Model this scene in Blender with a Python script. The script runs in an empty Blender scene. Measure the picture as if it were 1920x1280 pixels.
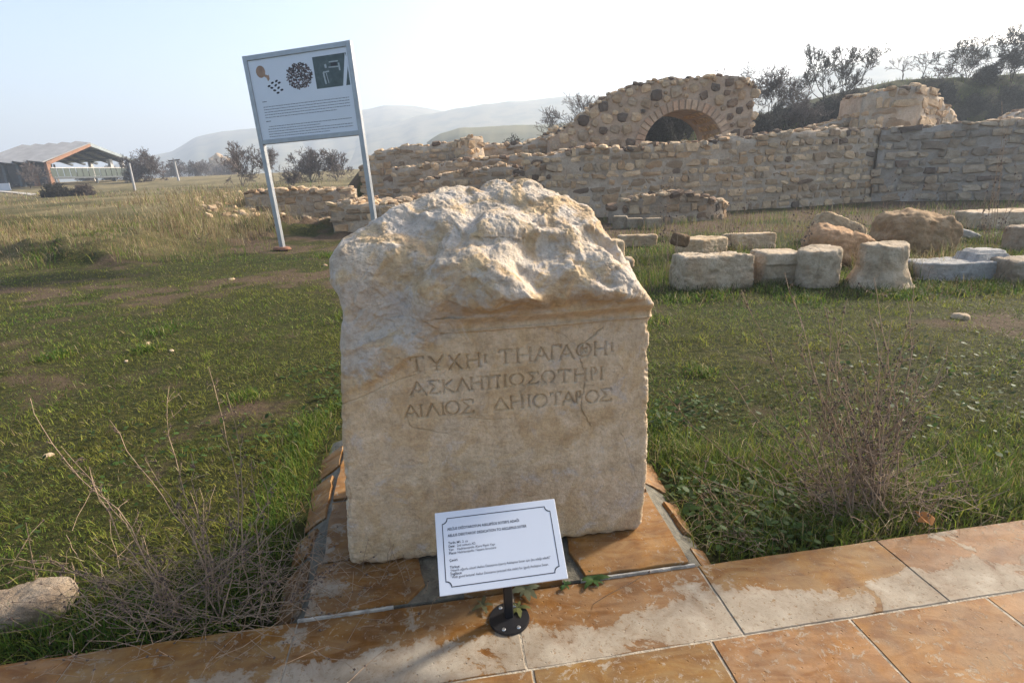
import bpy, math, random
import numpy as np
from mathutils import Vector, Matrix, Quaternion, Euler

random.seed(7); RNG = np.random.default_rng(11)
sc = bpy.context.scene
COL = sc.collection
rad = math.radians

# ------------------------------------------------------------------ camera
FPX, PITCH, ROLL, CAMH = 1000.0, rad(17.7), rad(2.5), 1.45      # focal length in px of a 1920 px wide frame
f0 = np.array([0, math.cos(PITCH), -math.sin(PITCH)])
r0 = np.array([1.0, 0, 0]); u0 = np.cross(r0, f0)
cr = r0*math.cos(ROLL) - u0*math.sin(ROLL)
cu = u0*math.cos(ROLL) + r0*math.sin(ROLL)
CAM = np.array([0, 0, CAMH])
cam_d = bpy.data.cameras.new('camera'); cam = bpy.data.objects.new('camera', cam_d); COL.objects.link(cam)
m = Matrix(((cr[0], cu[0], -f0[0], 0), (cr[1], cu[1], -f0[1], 0), (cr[2], cu[2], -f0[2], CAMH), (0, 0, 0, 1)))
cam.matrix_world = m
cam_d.sensor_width = 36.0; cam_d.lens = 36.0*FPX/1920.0
cam_d.clip_start = 0.05; cam_d.clip_end = 20000
sc.camera = cam

# ------------------------------------------------------------------ sky, sun, exposure
SUN_AZ, SUN_EL = rad(60), rad(30)       # azimuth to the right of the view direction (+Y)
world = bpy.data.worlds.new('World'); sc.world = world; world.use_nodes = True
wn = world.node_tree; bg = wn.nodes['Background']
sky = wn.nodes.new('ShaderNodeTexSky'); sky.sky_type = 'NISHITA'; sky.sun_disc = False
sky.sun_elevation = SUN_EL; sky.sun_rotation = SUN_AZ
sky.air_density = 1.0; sky.dust_density = 5.5; sky.ozone_density = 1.0; sky.altitude = 600
wn.links.new(sky.outputs[0], bg.inputs[0]); bg.inputs[1].default_value = 0.14
sun_d = bpy.data.lights.new('sun', 'SUN'); sun = bpy.data.objects.new('sun', sun_d); COL.objects.link(sun)
sv = Vector((math.sin(SUN_AZ)*math.cos(SUN_EL), math.cos(SUN_AZ)*math.cos(SUN_EL), math.sin(SUN_EL)))
sun.rotation_euler = sv.to_track_quat('Z', 'Y').to_euler(); sun.location = (20, 10, 20)
sun_d.energy = 4.0; sun_d.angle = rad(6); sun_d.color = (1.0, 0.90, 0.76)
sc.view_settings.view_transform = 'Standard'; sc.view_settings.look = 'None'
sc.view_settings.exposure = 1.27; sc.view_settings.gamma = 1.0; sc.view_settings.use_curve_mapping = False
sc.render.engine = 'CYCLES'
sc.cycles.max_bounces = 6; sc.cycles.volume_bounces = 0; sc.cycles.use_denoising = True
sc.cycles.transparent_max_bounces = 8

# ------------------------------------------------------------------ small maths
def ray(x, y): return f0 + cr*(x-960)/FPX - cu*(y-640)/FPX
def gnd(x, y, z=0.0):
    d = ray(x, y); return CAM + d*((z-CAMH)/d[2])
def atY(x, y, Y):
    d = ray(x, y); return CAM + d*(Y/d[1])
SM = np.array([-0.0793, 1.7736, 0.0]); SYAW = rad(7.42)          # site frame: along the paving edge / away from it
E1 = np.array([math.cos(SYAW), math.sin(SYAW), 0]); E2 = np.array([-math.sin(SYAW), math.cos(SYAW), 0])
def S(u, v, z=0.0): return SM + E1*u + E2*v + np.array([0, 0, z])
def toS(x, y): return (x-SM[0])*E1[0]+(y-SM[1])*E1[1], (x-SM[0])*E2[0]+(y-SM[1])*E2[1]
def sstep(a, b, x):
    t = np.clip((x-a)/(b-a), 0, 1); return t*t*(3-2*t)

_p = np.random.default_rng(3).permutation(256); _p = np.concatenate([_p, _p, _p])
_g = np.random.default_rng(4).normal(size=(256, 3)); _g /= np.linalg.norm(_g, axis=1)[:, None]
def perlin(x, y, z):
    x, y, z = np.broadcast_arrays(np.asarray(x, float), np.asarray(y, float), np.asarray(z, float))
    xi, yi, zi = np.floor(x).astype(int), np.floor(y).astype(int), np.floor(z).astype(int)
    xf, yf, zf = x-xi, y-yi, z-zi
    u, v, w = [t*t*t*(t*(t*6-15)+10) for t in (xf, yf, zf)]
    out = 0
    for dx in (0, 1):
        for dy in (0, 1):
            for dz in (0, 1):
                h = _p[_p[_p[(xi+dx) & 255]+((yi+dy) & 255)]+((zi+dz) & 255)]
                gr = _g[h]
                dot = gr[..., 0]*(xf-dx)+gr[..., 1]*(yf-dy)+gr[..., 2]*(zf-dz)
                out = out + dot*(u if dx else 1-u)*(v if dy else 1-v)*(w if dz else 1-w)
    return out*1.5
def fbm(x, y, z=0.0, oct=4, lac=2.03, gain=0.5):
    a, f, s = 1.0, 1.0, 0
    for i in range(oct):
        s = s + a*perlin(x*f+i*17.3, y*f-i*9.1, z*f+i*5.7); a *= gain; f *= lac
    return s
def ridged(x, y, z=0.0, oct=4, lac=2.1, gain=0.5):
    a, f, s = 1.0, 1.0, 0
    for i in range(oct):
        s = s + a*(1-2*np.abs(perlin(x*f+i*11.3, y*f+i*3.1, z*f-i*7.7))); a *= gain; f *= lac
    return s

from mathutils import noise as mnoise
def chips(pts, cell, tilt, seed, sharp=3):
    """broken-rock facets: every jittered grid cell is a tilted plane, neighbours blended over a narrow seam"""
    rg = np.random.default_rng(seed); lo = pts.min(0)-2*cell; dims = np.ceil((pts.max(0)-lo)/cell).astype(int)+3
    g = np.stack(np.meshgrid(*[np.arange(k) for k in dims], indexing='ij'), -1)
    C_ = lo+(g+.5+rg.uniform(-.5, .5, g.shape))*cell; G = rg.normal(size=g.shape)*tilt; O = rg.uniform(-.3, .3, g.shape[:3])*cell*tilt*2
    out = np.empty(len(pts)); nb = np.array([(a, b, c) for a in (-1, 0, 1) for b in (-1, 0, 1) for c in (-1, 0, 1)])
    for a in range(0, len(pts), 20000):
        p = pts[a:a+20000]; ij = np.floor((p-lo)/cell).astype(int)
        q = ij[:, None]+nb[None]; q = (q[..., 0], q[..., 1], q[..., 2])
        dv = p[:, None]-C_[q]; D = np.sqrt((dv**2).sum(-1)); o = np.argpartition(D, 5, axis=1)[:, :5]
        Ds = np.take_along_axis(D, o, 1); Dm = Ds.max(1, keepdims=True); W = np.clip(1-Ds/Dm, 0, 1)**sharp; W /= np.maximum(W.sum(1, keepdims=True), 1e-9)
        val = np.take_along_axis(O[q]+(dv*G[q]).sum(-1), o, 1); out[a:a+20000] = (val*W).sum(1)
    return out

# ------------------------------------------------------------------ mesh helpers
def npmesh(name, verts, faces, smooth=True):
    """faces: (n,k) int array, or a list of such arrays"""
    if not isinstance(faces, list): faces = [faces]
    faces = [np.asarray(f, np.int32) for f in faces if len(f)]
    me = bpy.data.meshes.new(name)
    verts = np.asarray(verts, np.float32).reshape(-1, 3)
    me.vertices.add(len(verts)); me.vertices.foreach_set('co', verts.ravel())
    loops = np.concatenate([f.ravel() for f in faces])
    tot = np.concatenate([np.full(len(f), f.shape[1], np.int32) for f in faces])
    start = np.concatenate([[0], np.cumsum(tot)[:-1]]).astype(np.int32)
    me.loops.add(len(loops)); me.loops.foreach_set('vertex_index', loops)
    me.polygons.add(len(tot)); me.polygons.foreach_set('loop_start', start)
    try: me.polygons.foreach_set('loop_total', tot)
    except Exception: pass
    me.polygons.foreach_set('use_smooth', np.full(len(tot), smooth))
    me.update(calc_edges=True)
    return me
def attr(me, name, val, kind='FLOAT'):
    a = me.attributes.new(name, kind, 'POINT')
    if kind == 'FLOAT': a.data.foreach_set('value', np.asarray(val, np.float32).ravel())
    else: a.data.foreach_set('color', np.asarray(val, np.float32).ravel())
def obj(name, me, mat=None, parent=None, loc=None, rot=None, scale=None):
    o = bpy.data.objects.new(name, me); COL.objects.link(o)
    if mat is not None and me is not None and len(me.materials) == 0: me.materials.append(mat)
    if parent is not None: o.parent = parent
    if loc is not None: o.location = tuple(float(c) for c in loc)
    if rot is not None: o.rotation_euler = rot
    if scale is not None: o.scale = scale
    return o
def tag(o, label, cat, group=None, kind=None):
    o['label'] = label
    if cat: o['category'] = cat
    if group: o['group'] = group
    if kind: o['kind'] = kind
    return o
def thing(name, label, cat, loc=(0, 0, 0), rz=0.0, group=None):
    o = bpy.data.objects.new(name, None); COL.objects.link(o); o.empty_display_size = 0.2
    o.location = tuple(float(c) for c in loc); o.rotation_euler = (0, 0, rz)
    return tag(o, label, cat, group)
class MB:
    """collects boxes / bars / prisms into one mesh"""
    def __init__(s): s.v = []; s.f = []
    def box(s, c, d, R=None):
        b = len(s.v); c = Vector(c)
        for x in (-.5, .5):
            for y in (-.5, .5):
                for z in (-.5, .5):
                    p = Vector((x*d[0], y*d[1], z*d[2]))
                    if R is not None: p = R @ p
                    s.v.append(c+p)
        for q in ((0, 1, 3, 2), (4, 6, 7, 5), (0, 4, 5, 1), (2, 3, 7, 6), (0, 2, 6, 4), (1, 5, 7, 3)): s.f.append([b+i for i in q])
        return s
    def bar(s, a, b, w, h=None, up=(0, 0, 1)):
        a = Vector(a); b = Vector(b); d = b-a; L = d.length; d.normalize()
        upv = Vector(up)
        if abs(d.dot(upv)) > .98: upv = Vector((0, 1, 0))
        x = d.cross(upv).normalized(); z = x.cross(d).normalized()
        R = Matrix((x, d, z)).transposed()
        return s.box((a+b)/2, (w, L, h or w), R)
    def poly(s, pts): b = len(s.v); s.v += [Vector(p) for p in pts]; s.f.append(list(range(b, b+len(pts)))); return s
    def cyl(s, c, r, h, n=24, r2=None):
        b = len(s.v); c = Vector(c); r2 = r if r2 is None else r2
        for i in range(n): a = 2*math.pi*i/n; s.v.append(c+Vector((r*math.cos(a), r*math.sin(a), 0)))
        for i in range(n): a = 2*math.pi*i/n; s.v.append(c+Vector((r2*math.cos(a), r2*math.sin(a), h)))
        for i in range(n): j = (i+1) % n; s.f.append([b+i, b+j, b+n+j, b+n+i])
        s.f.append([b+i for i in range(n)][::-1]); s.f.append([b+n+i for i in range(n)]); return s
    def mesh(s, name='mesh', bevel=0.0, seg=1):
        me = bpy.data.meshes.new(name); me.from_pydata([tuple(v) for v in s.v], [], s.f)
        if bevel > 0:
            import bmesh
            bm = bmesh.new(); bm.from_mesh(me)
            bmesh.ops.bevel(bm, geom=bm.edges[:], offset=bevel, segments=seg, affect='EDGES'); bm.to_mesh(me); bm.free()
        me.update(); return me
def tubes(segs, n=3):
    """segs: (N,8) p0 p1 r0 r1 -> verts, quads"""
    segs = np.asarray(segs, float).reshape(-1, 8)
    p0, p1, ra, rb = segs[:, :3], segs[:, 3:6], segs[:, 6], segs[:, 7]
    d = p1-p0; d /= np.maximum(np.linalg.norm(d, axis=1), 1e-9)[:, None]
    ref = np.where(np.abs(d[:, 2:3]) > .9, np.array([[1., 0, 0]]), np.array([[0, 0, 1.]]))
    x = np.cross(d, ref); x /= np.linalg.norm(x, axis=1)[:, None]; y = np.cross(d, x)
    N = len(segs); V = np.zeros((N, 2*n, 3))
    for i in range(n):
        a = 2*math.pi*i/n; o = x*math.cos(a)+y*math.sin(a)
        V[:, i] = p0+o*ra[:, None]; V[:, n+i] = p1+o*rb[:, None]
    base = (np.arange(N)*2*n)[:, None]
    F = np.concatenate([base+np.array([[i, (i+1) % n, n+(i+1) % n, n+i]]) for i in range(n)])
    return V.reshape(-1, 3), F

# ------------------------------------------------------------------ materials
class NT:
    def __init__(s, name):
        s.m = bpy.data.materials.new(name); s.m.use_nodes = True; s.t = s.m.node_tree
        s.b = s.t.nodes['Principled BSDF']; s.out = s.t.nodes['Material Output']
    def n(s, typ, **kw):
        nd = s.t.nodes.new('ShaderNode'+typ)
        for k, v in kw.items():
            if k.startswith('i_'): nd.inputs[k[2:].replace('_', ' ')].default_value = v
            else: setattr(nd, k, v)
        return nd
    def l(s, a, b): s.t.links.new(a, b)
    def coord(s, kind='Object', scale=None):
        tc = s.n('TexCoord'); o = tc.outputs[kind]
        if scale is not None:
            mp = s.n('Mapping'); mp.inputs['Scale'].default_value = scale if hasattr(scale, '__len__') else (scale,)*3
            s.l(o, mp.inputs[0]); o = mp.outputs[0]
        return o
    def pos(s, scale=None):
        o = s.n('NewGeometry').outputs['Position']
        if scale is not None:
            mp = s.n('Mapping'); mp.inputs['Scale'].default_value = scale if hasattr(scale, '__len__') else (scale,)*3
            s.l(o, mp.inputs[0]); o = mp.outputs[0]
        return o
    def noise(s, vec, scale, detail=5, rough=.55, dist=0.0):
        nd = s.n('TexNoise'); nd.inputs['Scale'].default_value = scale; nd.inputs['Detail'].default_value = detail
        nd.inputs['Roughness'].default_value = rough; nd.inputs['Distortion'].default_value = dist
        if vec is not None: s.l(vec, nd.inputs['Vector'])
        return nd.outputs['Fac']
    def vor(s, vec, scale, feature='F1', out='Distance'):
        nd = s.n('TexVoronoi'); nd.feature = feature; nd.inputs['Scale'].default_value = scale
        if vec is not None: s.l(vec, nd.inputs['Vector'])
        return nd.outputs[out]
    def ramp(s, fac, stops, interp='LINEAR'):
        nd = s.n('ValToRGB'); cr_ = nd.color_ramp; cr_.interpolation = interp
        while len(cr_.elements) < len(stops): cr_.elements.new(0.5)
        for e, (p, c) in zip(cr_.elements, stops):
            e.position = p
            e.color = (c, c, c, 1) if not hasattr(c, '__len__') else (*c, 1)
        s.l(fac, nd.inputs[0]); return nd.outputs[0]
    def mix(s, fac, a, b, mode='MIX'):
        nd = s.n('Mix'); nd.data_type = 'RGBA'; nd.blend_type = mode
        for sock, v in ((nd.inputs[0], fac), (nd.inputs[6], a), (nd.inputs[7], b)):
            if isinstance(v, (int, float)): sock.default_value = v
            elif hasattr(v, '__len__'): sock.default_value = (*v, 1)
            else: s.l(v, sock)
        return nd.outputs[2]
    def math(s, op, a, b=None, clamp=False):
        nd = s.n('Math'); nd.operation = op; nd.use_clamp = clamp
        for i, v in enumerate((a, b)):
            if v is None: continue
            if isinstance(v, (int, float)): nd.inputs[i].default_value = v
            else: s.l(v, nd.inputs[i])
        return nd.outputs[0]
    def bump(s, h, strength=.5, dist=.01, prev=None):
        nd = s.n('Bump'); nd.inputs['Strength'].default_value = strength; nd.inputs['Distance'].default_value = dist
        s.l(h, nd.inputs['Height'])
        if prev is not None: s.l(prev, nd.inputs['Normal'])
        return nd.outputs[0]
    def att(s, name, out='Fac'):
        nd = s.n('Attribute'); nd.attribute_name = name; return nd.outputs[out]
    def done(s, col=None, rough=.9, normal=None, spec=None, metal=None):
        if col is not None:
            if hasattr(col, '__len__'): s.b.inputs['Base Color'].default_value = (*col, 1)
            else: s.l(col, s.b.inputs['Base Color'])
        if isinstance(rough, (int, float)): s.b.inputs['Roughness'].default_value = rough
        else: s.l(rough, s.b.inputs['Roughness'])
        if normal is not None: s.l(normal, s.b.inputs['Normal'])
        if spec is not None: s.b.inputs['Specular IOR Level'].default_value = spec
        if metal is not None: s.b.inputs['Metallic'].default_value = metal
        return s.m
def plain(name, col, rough=.7, metal=0.0, var=.15, scale=8.0, bump=0.0, spec=None):
    t = NT(name); c = t.coord('Object'); nz = t.noise(c, scale, 5)
    dk = tuple(x*(1-var) for x in col); lt = tuple(min(1, x*(1+var)) for x in col)
    colr = t.ramp(nz, [(.3, dk), (.7, lt)])
    nm = t.bump(t.noise(c, scale*4, 4), bump, .01) if bump else None
    return t.done(colr, rough, nm, spec, metal)

def mat_stele():
    t = NT('stele_limestone'); c = t.coord('Object'); brk = t.att('brk')
    n1 = t.noise(c, 3.0, 7, .62, .4); n2 = t.noise(c, 14, 8, .65, .3); n3 = t.noise(c, 70, 6, .7); n4 = t.noise(c, 5.5, 6, .6, 1.2)
    face = t.ramp(n2, [(.3, (.40, .295, .175)), (.5, (.575, .44, .285)), (.7, (.70, .57, .405))])
    face = t.mix(t.ramp(n1, [(.5, 0.0), (.68, .55)]), face, (.54, .445, .335))
    broken = t.ramp(n2, [(.28, (.34, .265, .185)), (.5, (.50, .41, .305)), (.72, (.64, .55, .43))])
    broken = t.mix(t.ramp(n1, [(.42, .65), (.56, 0.0)]), broken, (.52, .465, .40))
    base = t.mix(brk, face, broken)
    och = t.ramp(t.math('ADD', t.math('MULTIPLY', n4, .75), t.math('MULTIPLY', n2, .25)), [(.49, 0.0), (.55, .8), (.70, 1.0)])
    och = t.math('MULTIPLY', och, t.ramp(brk, [(0, .45), (.5, .85), (1, .7)]))
    base = t.mix(och, base, t.ramp(n2, [(.35, (.36, .20, .065)), (.7, (.55, .37, .15))]))
    grey = t.ramp(t.noise(c, 9, 6, .7, .5), [(.56, 0.0), (.66, .6)])
    base = t.mix(grey, base, (.50, .455, .41))
    dk = t.ramp(t.vor(c, 55, 'F1'), [(.05, .55), (.16, 0.0)])
    base = t.mix(t.math('MULTIPLY', dk, t.ramp(n1, [(.5, 0.0), (.7, .8)])), base, (.13, .10, .08))
    base = t.mix(t.ramp(n3, [(.34, .6), (.56, 0.0)]), base, t.mix(.5, base, (.16, .12, .09)))
    nb = t.bump(n3, .8, .007); nb = t.bump(t.noise(c, 220, 3, .6), .7, .003, nb); nb = t.bump(t.noise(c, 26, 6, .7), .4, .012, nb)
    return t.done(base, .92, nb, .2)

def mat_rock(name, tones, ochre=.4, scale=6.0, bump=.6):
    t = NT(name); c = t.pos(); oi = t.n('ObjectInfo')
    mv = t.n('VectorMath'); mv.operation = 'ADD'; t.l(c, mv.inputs[0])
    cm = t.n('CombineXYZ'); t.l(t.math('MULTIPLY', oi.outputs['Random'], 37.0), cm.inputs[0]); t.l(t.math('MULTIPLY', oi.outputs['Random'], 91.0), cm.inputs[1]); t.l(cm.outputs[0], mv.inputs[1])
    v = mv.outputs[0]
    n1 = t.noise(v, scale, 7, .65, .3); n2 = t.noise(v, scale*5, 6, .7)
    base = t.ramp(n1, [(.25, tones[0]), (.5, tones[1]), (.75, tones[2])])
    base = t.mix(t.ramp(t.noise(v, scale*.7, 5, .6, .8), [(.5, 0.0), (.68, ochre)]), base, (.36, .22, .11))
    base = t.mix(t.ramp(n2, [(.3, .5), (.5, 0.0)]), base, t.mix(.6, base, (.08, .065, .05)))
    base = t.mix(1.0, base, oi.outputs['Color'], 'MULTIPLY')
    lich = t.ramp(t.vor(v, scale*3.5), [(.12, .5), (.2, 0.0)])
    base = t.mix(t.math('MULTIPLY', lich, t.ramp(n1, [(.55, 0.0), (.7, 1.0)])), base, (.10, .09, .075))
    nb = t.bump(n2, bump, .03); nb = t.bump(t.noise(v, scale*22, 4, .7), bump*.7, .008, nb)
    return t.done(base, .93, nb, .15)

def mat_tile(name, film):
    """travertine with a worn pale film; film = amount of pale"""
    t = NT(name); c = t.pos(); oi = t.n('ObjectInfo')
    n1 = t.noise(c, 2.2, 6, .6, .6); n2 = t.noise(c, 9, 8, .68, .5); n3 = t.noise(c, 60, 5, .7)
    st = t.noise(t.pos((3, 9, 3)), 2.0, 6, .6, 1.0)
    orange = t.ramp(n2, [(.25, (.080, .028, .005)), (.45, (.155, .062, .010)), (.6, (.215, .098, .019)), (.8, (.28, .155, .052))])
    orange = t.mix(t.ramp(st, [(.42, 0.0), (.62, .7)]), orange, (.26, .155, .068))
    orange = t.mix(1.0, orange, oi.outputs['Color'], 'MULTIPLY')
    pale = t.ramp(n2, [(.3, (.23, .18, .128)), (.6, (.32, .272, .205)), (.8, (.39, .345, .275))])
    pale = t.mix(t.ramp(t.vor(c, 42), [(.06, .8), (.14, 0.0)]), pale, (.20, .15, .10))
    src = t.math('ADD', t.math('MULTIPLY', n1, .62), t.math('MULTIPLY', n2, .42))
    dn_ = t.n('VectorMath'); dn_.operation = 'DOT_PRODUCT'; t.l(c, dn_.inputs[0]); dn_.inputs[1].default_value = tuple(E2)
    vv = t.math('SUBTRACT', dn_.outputs['Value'], float(SM@E2))
    wear = t.math('MULTIPLY', t.ramp(t.math('ADD', vv, 1.0), [(.58, 1.0), (.66, 0.0)]), t.ramp(t.math('ADD', vv, 1.0), [(.455, 0.0), (.475, 1.0)]))
    src = t.math('ADD', src, t.math('MULTIPLY', wear, .15))
    k = t.math('MULTIPLY', t.ramp(src, [(.60-film, 0.0), (.612-film, .8), (.68-film, 1.0)]), t.ramp(t.noise(c, 48, 5, .7), [(.34, .25), (.42, 1.0)]))
    k2 = t.ramp(t.math('ADD', t.noise(c, 34, 6, .75, .6), t.math('MULTIPLY', n1, .25)), [(.70, 0.0), (.72, .7)])
    k = t.math('MAXIMUM', k, k2)
    base = t.mix(k, orange, pale)
    base = t.mix(t.ramp(t.noise(c, 4.5, 7, .7, .8), [(.42, .55), (.60, 0.0)]), base, t.mix(.6, base, (.115, .085, .055)))
    base = t.mix(t.ramp(n3, [(.28, .7), (.44, 0.0)]), base, (.12, .065, .028))
    nb = t.bump(k, .35, .004); nb = t.bump(n3, .3, .004, nb)
    pits = t.ramp(t.vor(c, 30), [(.05, 0.0), (.12, 1.0)]); nb = t.bump(pits, .5, .006, nb)
    rg = t.ramp(k, [(0, .56), (1, .80)])
    rg2 = t.math('ADD', rg, t.math('MULTIPLY', n2, .16))
    return t.done(base, rg2, nb, .16)

M = {}
M['stele'] = mat_stele()
M['rubble'] = mat_rock('rubble_stone', [(.31, .235, .16), (.46, .36, .25), (.60, .49, .355)], .3, 5.0)
M['mortar'] = mat_rock('lime_mortar', [(.27, .21, .15), (.41, .33, .245), (.53, .44, .34)], .35, 2.5, 1.0)
M['fallen'] = mat_rock('weathered_limestone', [(.27, .20, .125), (.47, .37, .255), (.66, .55, .41)], .45, 5.0, 1.0)
M['marble'] = mat_rock('grey_marble', [(.26, .245, .22), (.37, .35, .32), (.47, .45, .415)], .15, 7.0, .8)
M['tile'] = mat_tile('travertine_tile', -.01)
M['tile_pale'] = mat_tile('travertine_tile_worn', .035)
M['tile_orange'] = mat_tile('travertine_tile_orange', -.08)
M['joint'] = plain('joint_mortar', (.30, .255, .19), .95, 0, .4, 25, .8)
M['grout'] = plain('cement_bed', (.125, .112, .082), .95, 0, .4, 25, .8)
M['whitegrout'] = plain('white_grout', (.36, .33, .28), .85, 0, .4, 30, .5)
M['steel'] = plain('galvanised_steel', (.33, .345, .36), .42, .55, .12, 6)
M['panel'] = plain('white_print_panel', (.66, .69, .74), .35, 0, .02, 3)
M['black'] = plain('black_powder_coat', (.012, .012, .014), .33, 0, .2, 20)
M['plaque'] = plain('white_plaque', (.56, .585, .63), .3, 0, .012, 4)
M['ink'] = plain('black_ink', (.015, .015, .02), .6, 0, 0, 4)
M['greyink'] = plain('grey_ink', (.16, .17, .19), .6, 0, .1, 60)
M['chrome'] = plain('screw_steel', (.5, .5, .5), .35, .9, .1, 30)
def mat_leaf(name, attrn='col', trans=.35, rough=.55):
    t = NT(name); c = t.att(attrn, 'Color')
    df = t.n('BsdfPrincipled'); t.l(c, df.inputs['Base Color']); df.inputs['Roughness'].default_value = rough; df.inputs['Specular IOR Level'].default_value = .15
    tr = t.n('BsdfTranslucent'); t.l(c, tr.inputs[0])
    mx = t.n('MixShader'); mx.inputs[0].default_value = trans
    t.l(df.outputs[0], mx.inputs[1]); t.l(tr.outputs[0], mx.inputs[2]); t.l(mx.outputs[0], t.out.inputs[0])
    t.t.nodes.remove(t.b); return t.m
M['grass'] = mat_leaf('grass_blades', trans=.42)
M['dryleaf'] = mat_leaf('dry_grass', trans=.3, rough=.8)
M['stem'] = plain('dry_stem', (.26, .18, .115), .85, 0, .35, 30)
M['seed'] = plain('dry_seed_head', (.085, .058, .045), .9, 0, .3, 60)
M['bark'] = plain('grey_bark', (.075, .060, .050), .9, 0, .3, 3)
M['twig'] = plain('bare_twigs', (.105, .080, .068), .9, 0, .3, 2)
M['darktwig'] = plain('dark_twigs', (.040, .036, .028), .9, 0, .3, 2)

def mat_ground():
    t = NT('ground_earth'); c = t.pos(); g = t.att('gm')
    n1 = t.noise(c, 1.3, 6, .62); n2 = t.noise(c, 18, 7, .7); n3 = t.noise(c, 75, 5, .7)
    soil = t.ramp(n2, [(.3, (.05, .034, .021)), (.55, (.10, .068, .042)), (.75, (.165, .118, .075))])
    shaded_moss = t.ramp(n2, [(.3, (.010, .013, .004)), (.5, (.036, .038, .009)), (.72, (.10, .085, .024))])  # moss colour, darkened to paint in the shade between dense blades
    base = t.mix(t.ramp(t.math('ADD', g, t.math('MULTIPLY', t.math('SUBTRACT', n2, .5), .9)), [(.2, 0.0), (.55, 1.0)]), soil, shaded_moss)
    dry = t.att('dry')
    straw = t.ramp(n2, [(.3, (.15, .115, .055)), (.6, (.27, .215, .115)), (.8, (.36, .30, .18))])
    base = t.mix(t.math('MULTIPLY', dry, t.ramp(n1, [(.35, .5), (.6, 1.0)])), base, straw)
    nb = t.bump(n2, .8, .05); nb = t.bump(n3, .8, .012, nb)
    return t.done(base, .95, nb, .1)
M['ground'] = mat_ground()

# ------------------------------------------------------------------ terrain
def terrain(x, y):
    x = np.asarray(x, float); y = np.asarray(y, float)
    n = fbm(x*.35, y*.35, 2.2, 3); nf = fbm(x*1.7, y*1.7, 8.1, 3)
    z = -0.055 + .02*n + .008*nf
    yl = y + .9*fbm(x*.4, y*.4, 5.5, 3) + .38*(x+9)
    left = sstep(-6.9, -8.9, x + .5*n)
    rise = np.interp(y, [0, 10.6, 12.5, 14.5, 17, 22, 31, 55, 80, 110, 160, 400], [0, 0, .22, .48, .72, .88, .98, 1.4, 2.65, 3.0, 3.0, 1.0])
    bank = .26*sstep(10.6, 11.6, yl)*(1-sstep(12.0, 16, yl))*(1+.5*nf)
    far = sstep(40, 70, y)
    z = z + .42*np.exp(-((x+6.0)/2.2)**2-((y-16.6-.1*x)/1.7)**2)*(1+.8*nf)
    z = z + (left*(1-far)+far)*np.where(y > 9, rise + bank, 0)
    heap = sstep(21.5, 25.0, y)*sstep(-8.4, -5.6, x)*2.2*(1-sstep(45, 80, y))
    z = np.where(y > 20, np.maximum(z, z*.2+heap), z)
    hill = sstep(23.5, 36, y + 1.2*n)*sstep(5, 15, x)*(1-sstep(60, 110, y)*.8)
    z = z + hill*(2.0-1.2*sstep(19, 24, x))*(1+.10*n)
    z = z + sstep(32.5, 38.5, y+n)*sstep(20.5, 26, x)*3.1*(1-sstep(60, 110, y)*.9)
    pad_u, pad_v = toS(x, y)
    under = (np.abs(pad_u) < 30) & (pad_v < -.20)
    z = np.where(under, -.12, z)
    z = z + .10*sstep(1.2, .2, np.abs(pad_u))*0
    dist = sstep(150, 600, y)
    z = z - 18*dist
    return z
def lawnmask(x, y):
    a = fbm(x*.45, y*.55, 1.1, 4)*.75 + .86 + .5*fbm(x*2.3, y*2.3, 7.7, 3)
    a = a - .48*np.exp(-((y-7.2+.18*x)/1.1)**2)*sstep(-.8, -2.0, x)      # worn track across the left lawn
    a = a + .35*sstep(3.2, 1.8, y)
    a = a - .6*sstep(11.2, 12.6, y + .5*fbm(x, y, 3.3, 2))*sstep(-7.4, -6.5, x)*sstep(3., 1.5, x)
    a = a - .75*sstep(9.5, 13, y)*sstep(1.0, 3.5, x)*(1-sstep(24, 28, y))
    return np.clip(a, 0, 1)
def drymask(x, y):
    d = sstep(10.4, 13.0, y + fbm(x*.6, y*.6, 9.0, 3)*.9)*sstep(-6.4, -8.0, x)
    d = d*(.55 + .6*fbm(x*.25, y*.25, 4.4, 3))
    return np.clip(d + .65*sstep(40, 90, y), 0, 1)
ys = np.concatenate([np.linspace(-4, .6, 24), np.linspace(.65, 6, 190), np.linspace(6, 14, 150)[1:], np.linspace(14, 45, 170)[1:], np.geomspace(45, 1750, 80)[1:]])
ss = np.linspace(-1, 1, 340); ss = np.sign(ss)*(.72*np.abs(ss)+.28*np.abs(ss)**3)
YY, SS = np.meshgrid(ys, ss, indexing='ij')
XX = SS*(np.maximum(YY, 0)*1.75+7.0)
ZZ = terrain(XX, YY)
nr, nc = XX.shape
idx = np.arange(nr*nc).reshape(nr, nc)
gf = np.stack([idx[:-1, :-1], idx[:-1, 1:], idx[1:, 1:], idx[1:, :-1]], -1).reshape(-1, 4)
gme = npmesh('ground', np.stack([XX, YY, ZZ], -1), gf)
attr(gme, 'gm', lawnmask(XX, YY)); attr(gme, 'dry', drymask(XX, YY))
ground = obj('ground', gme, M['ground']); ground['kind'] = 'structure'; ground['label'] = 'mossy lawn and bare earth sheet reaching to the far hills'

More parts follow.
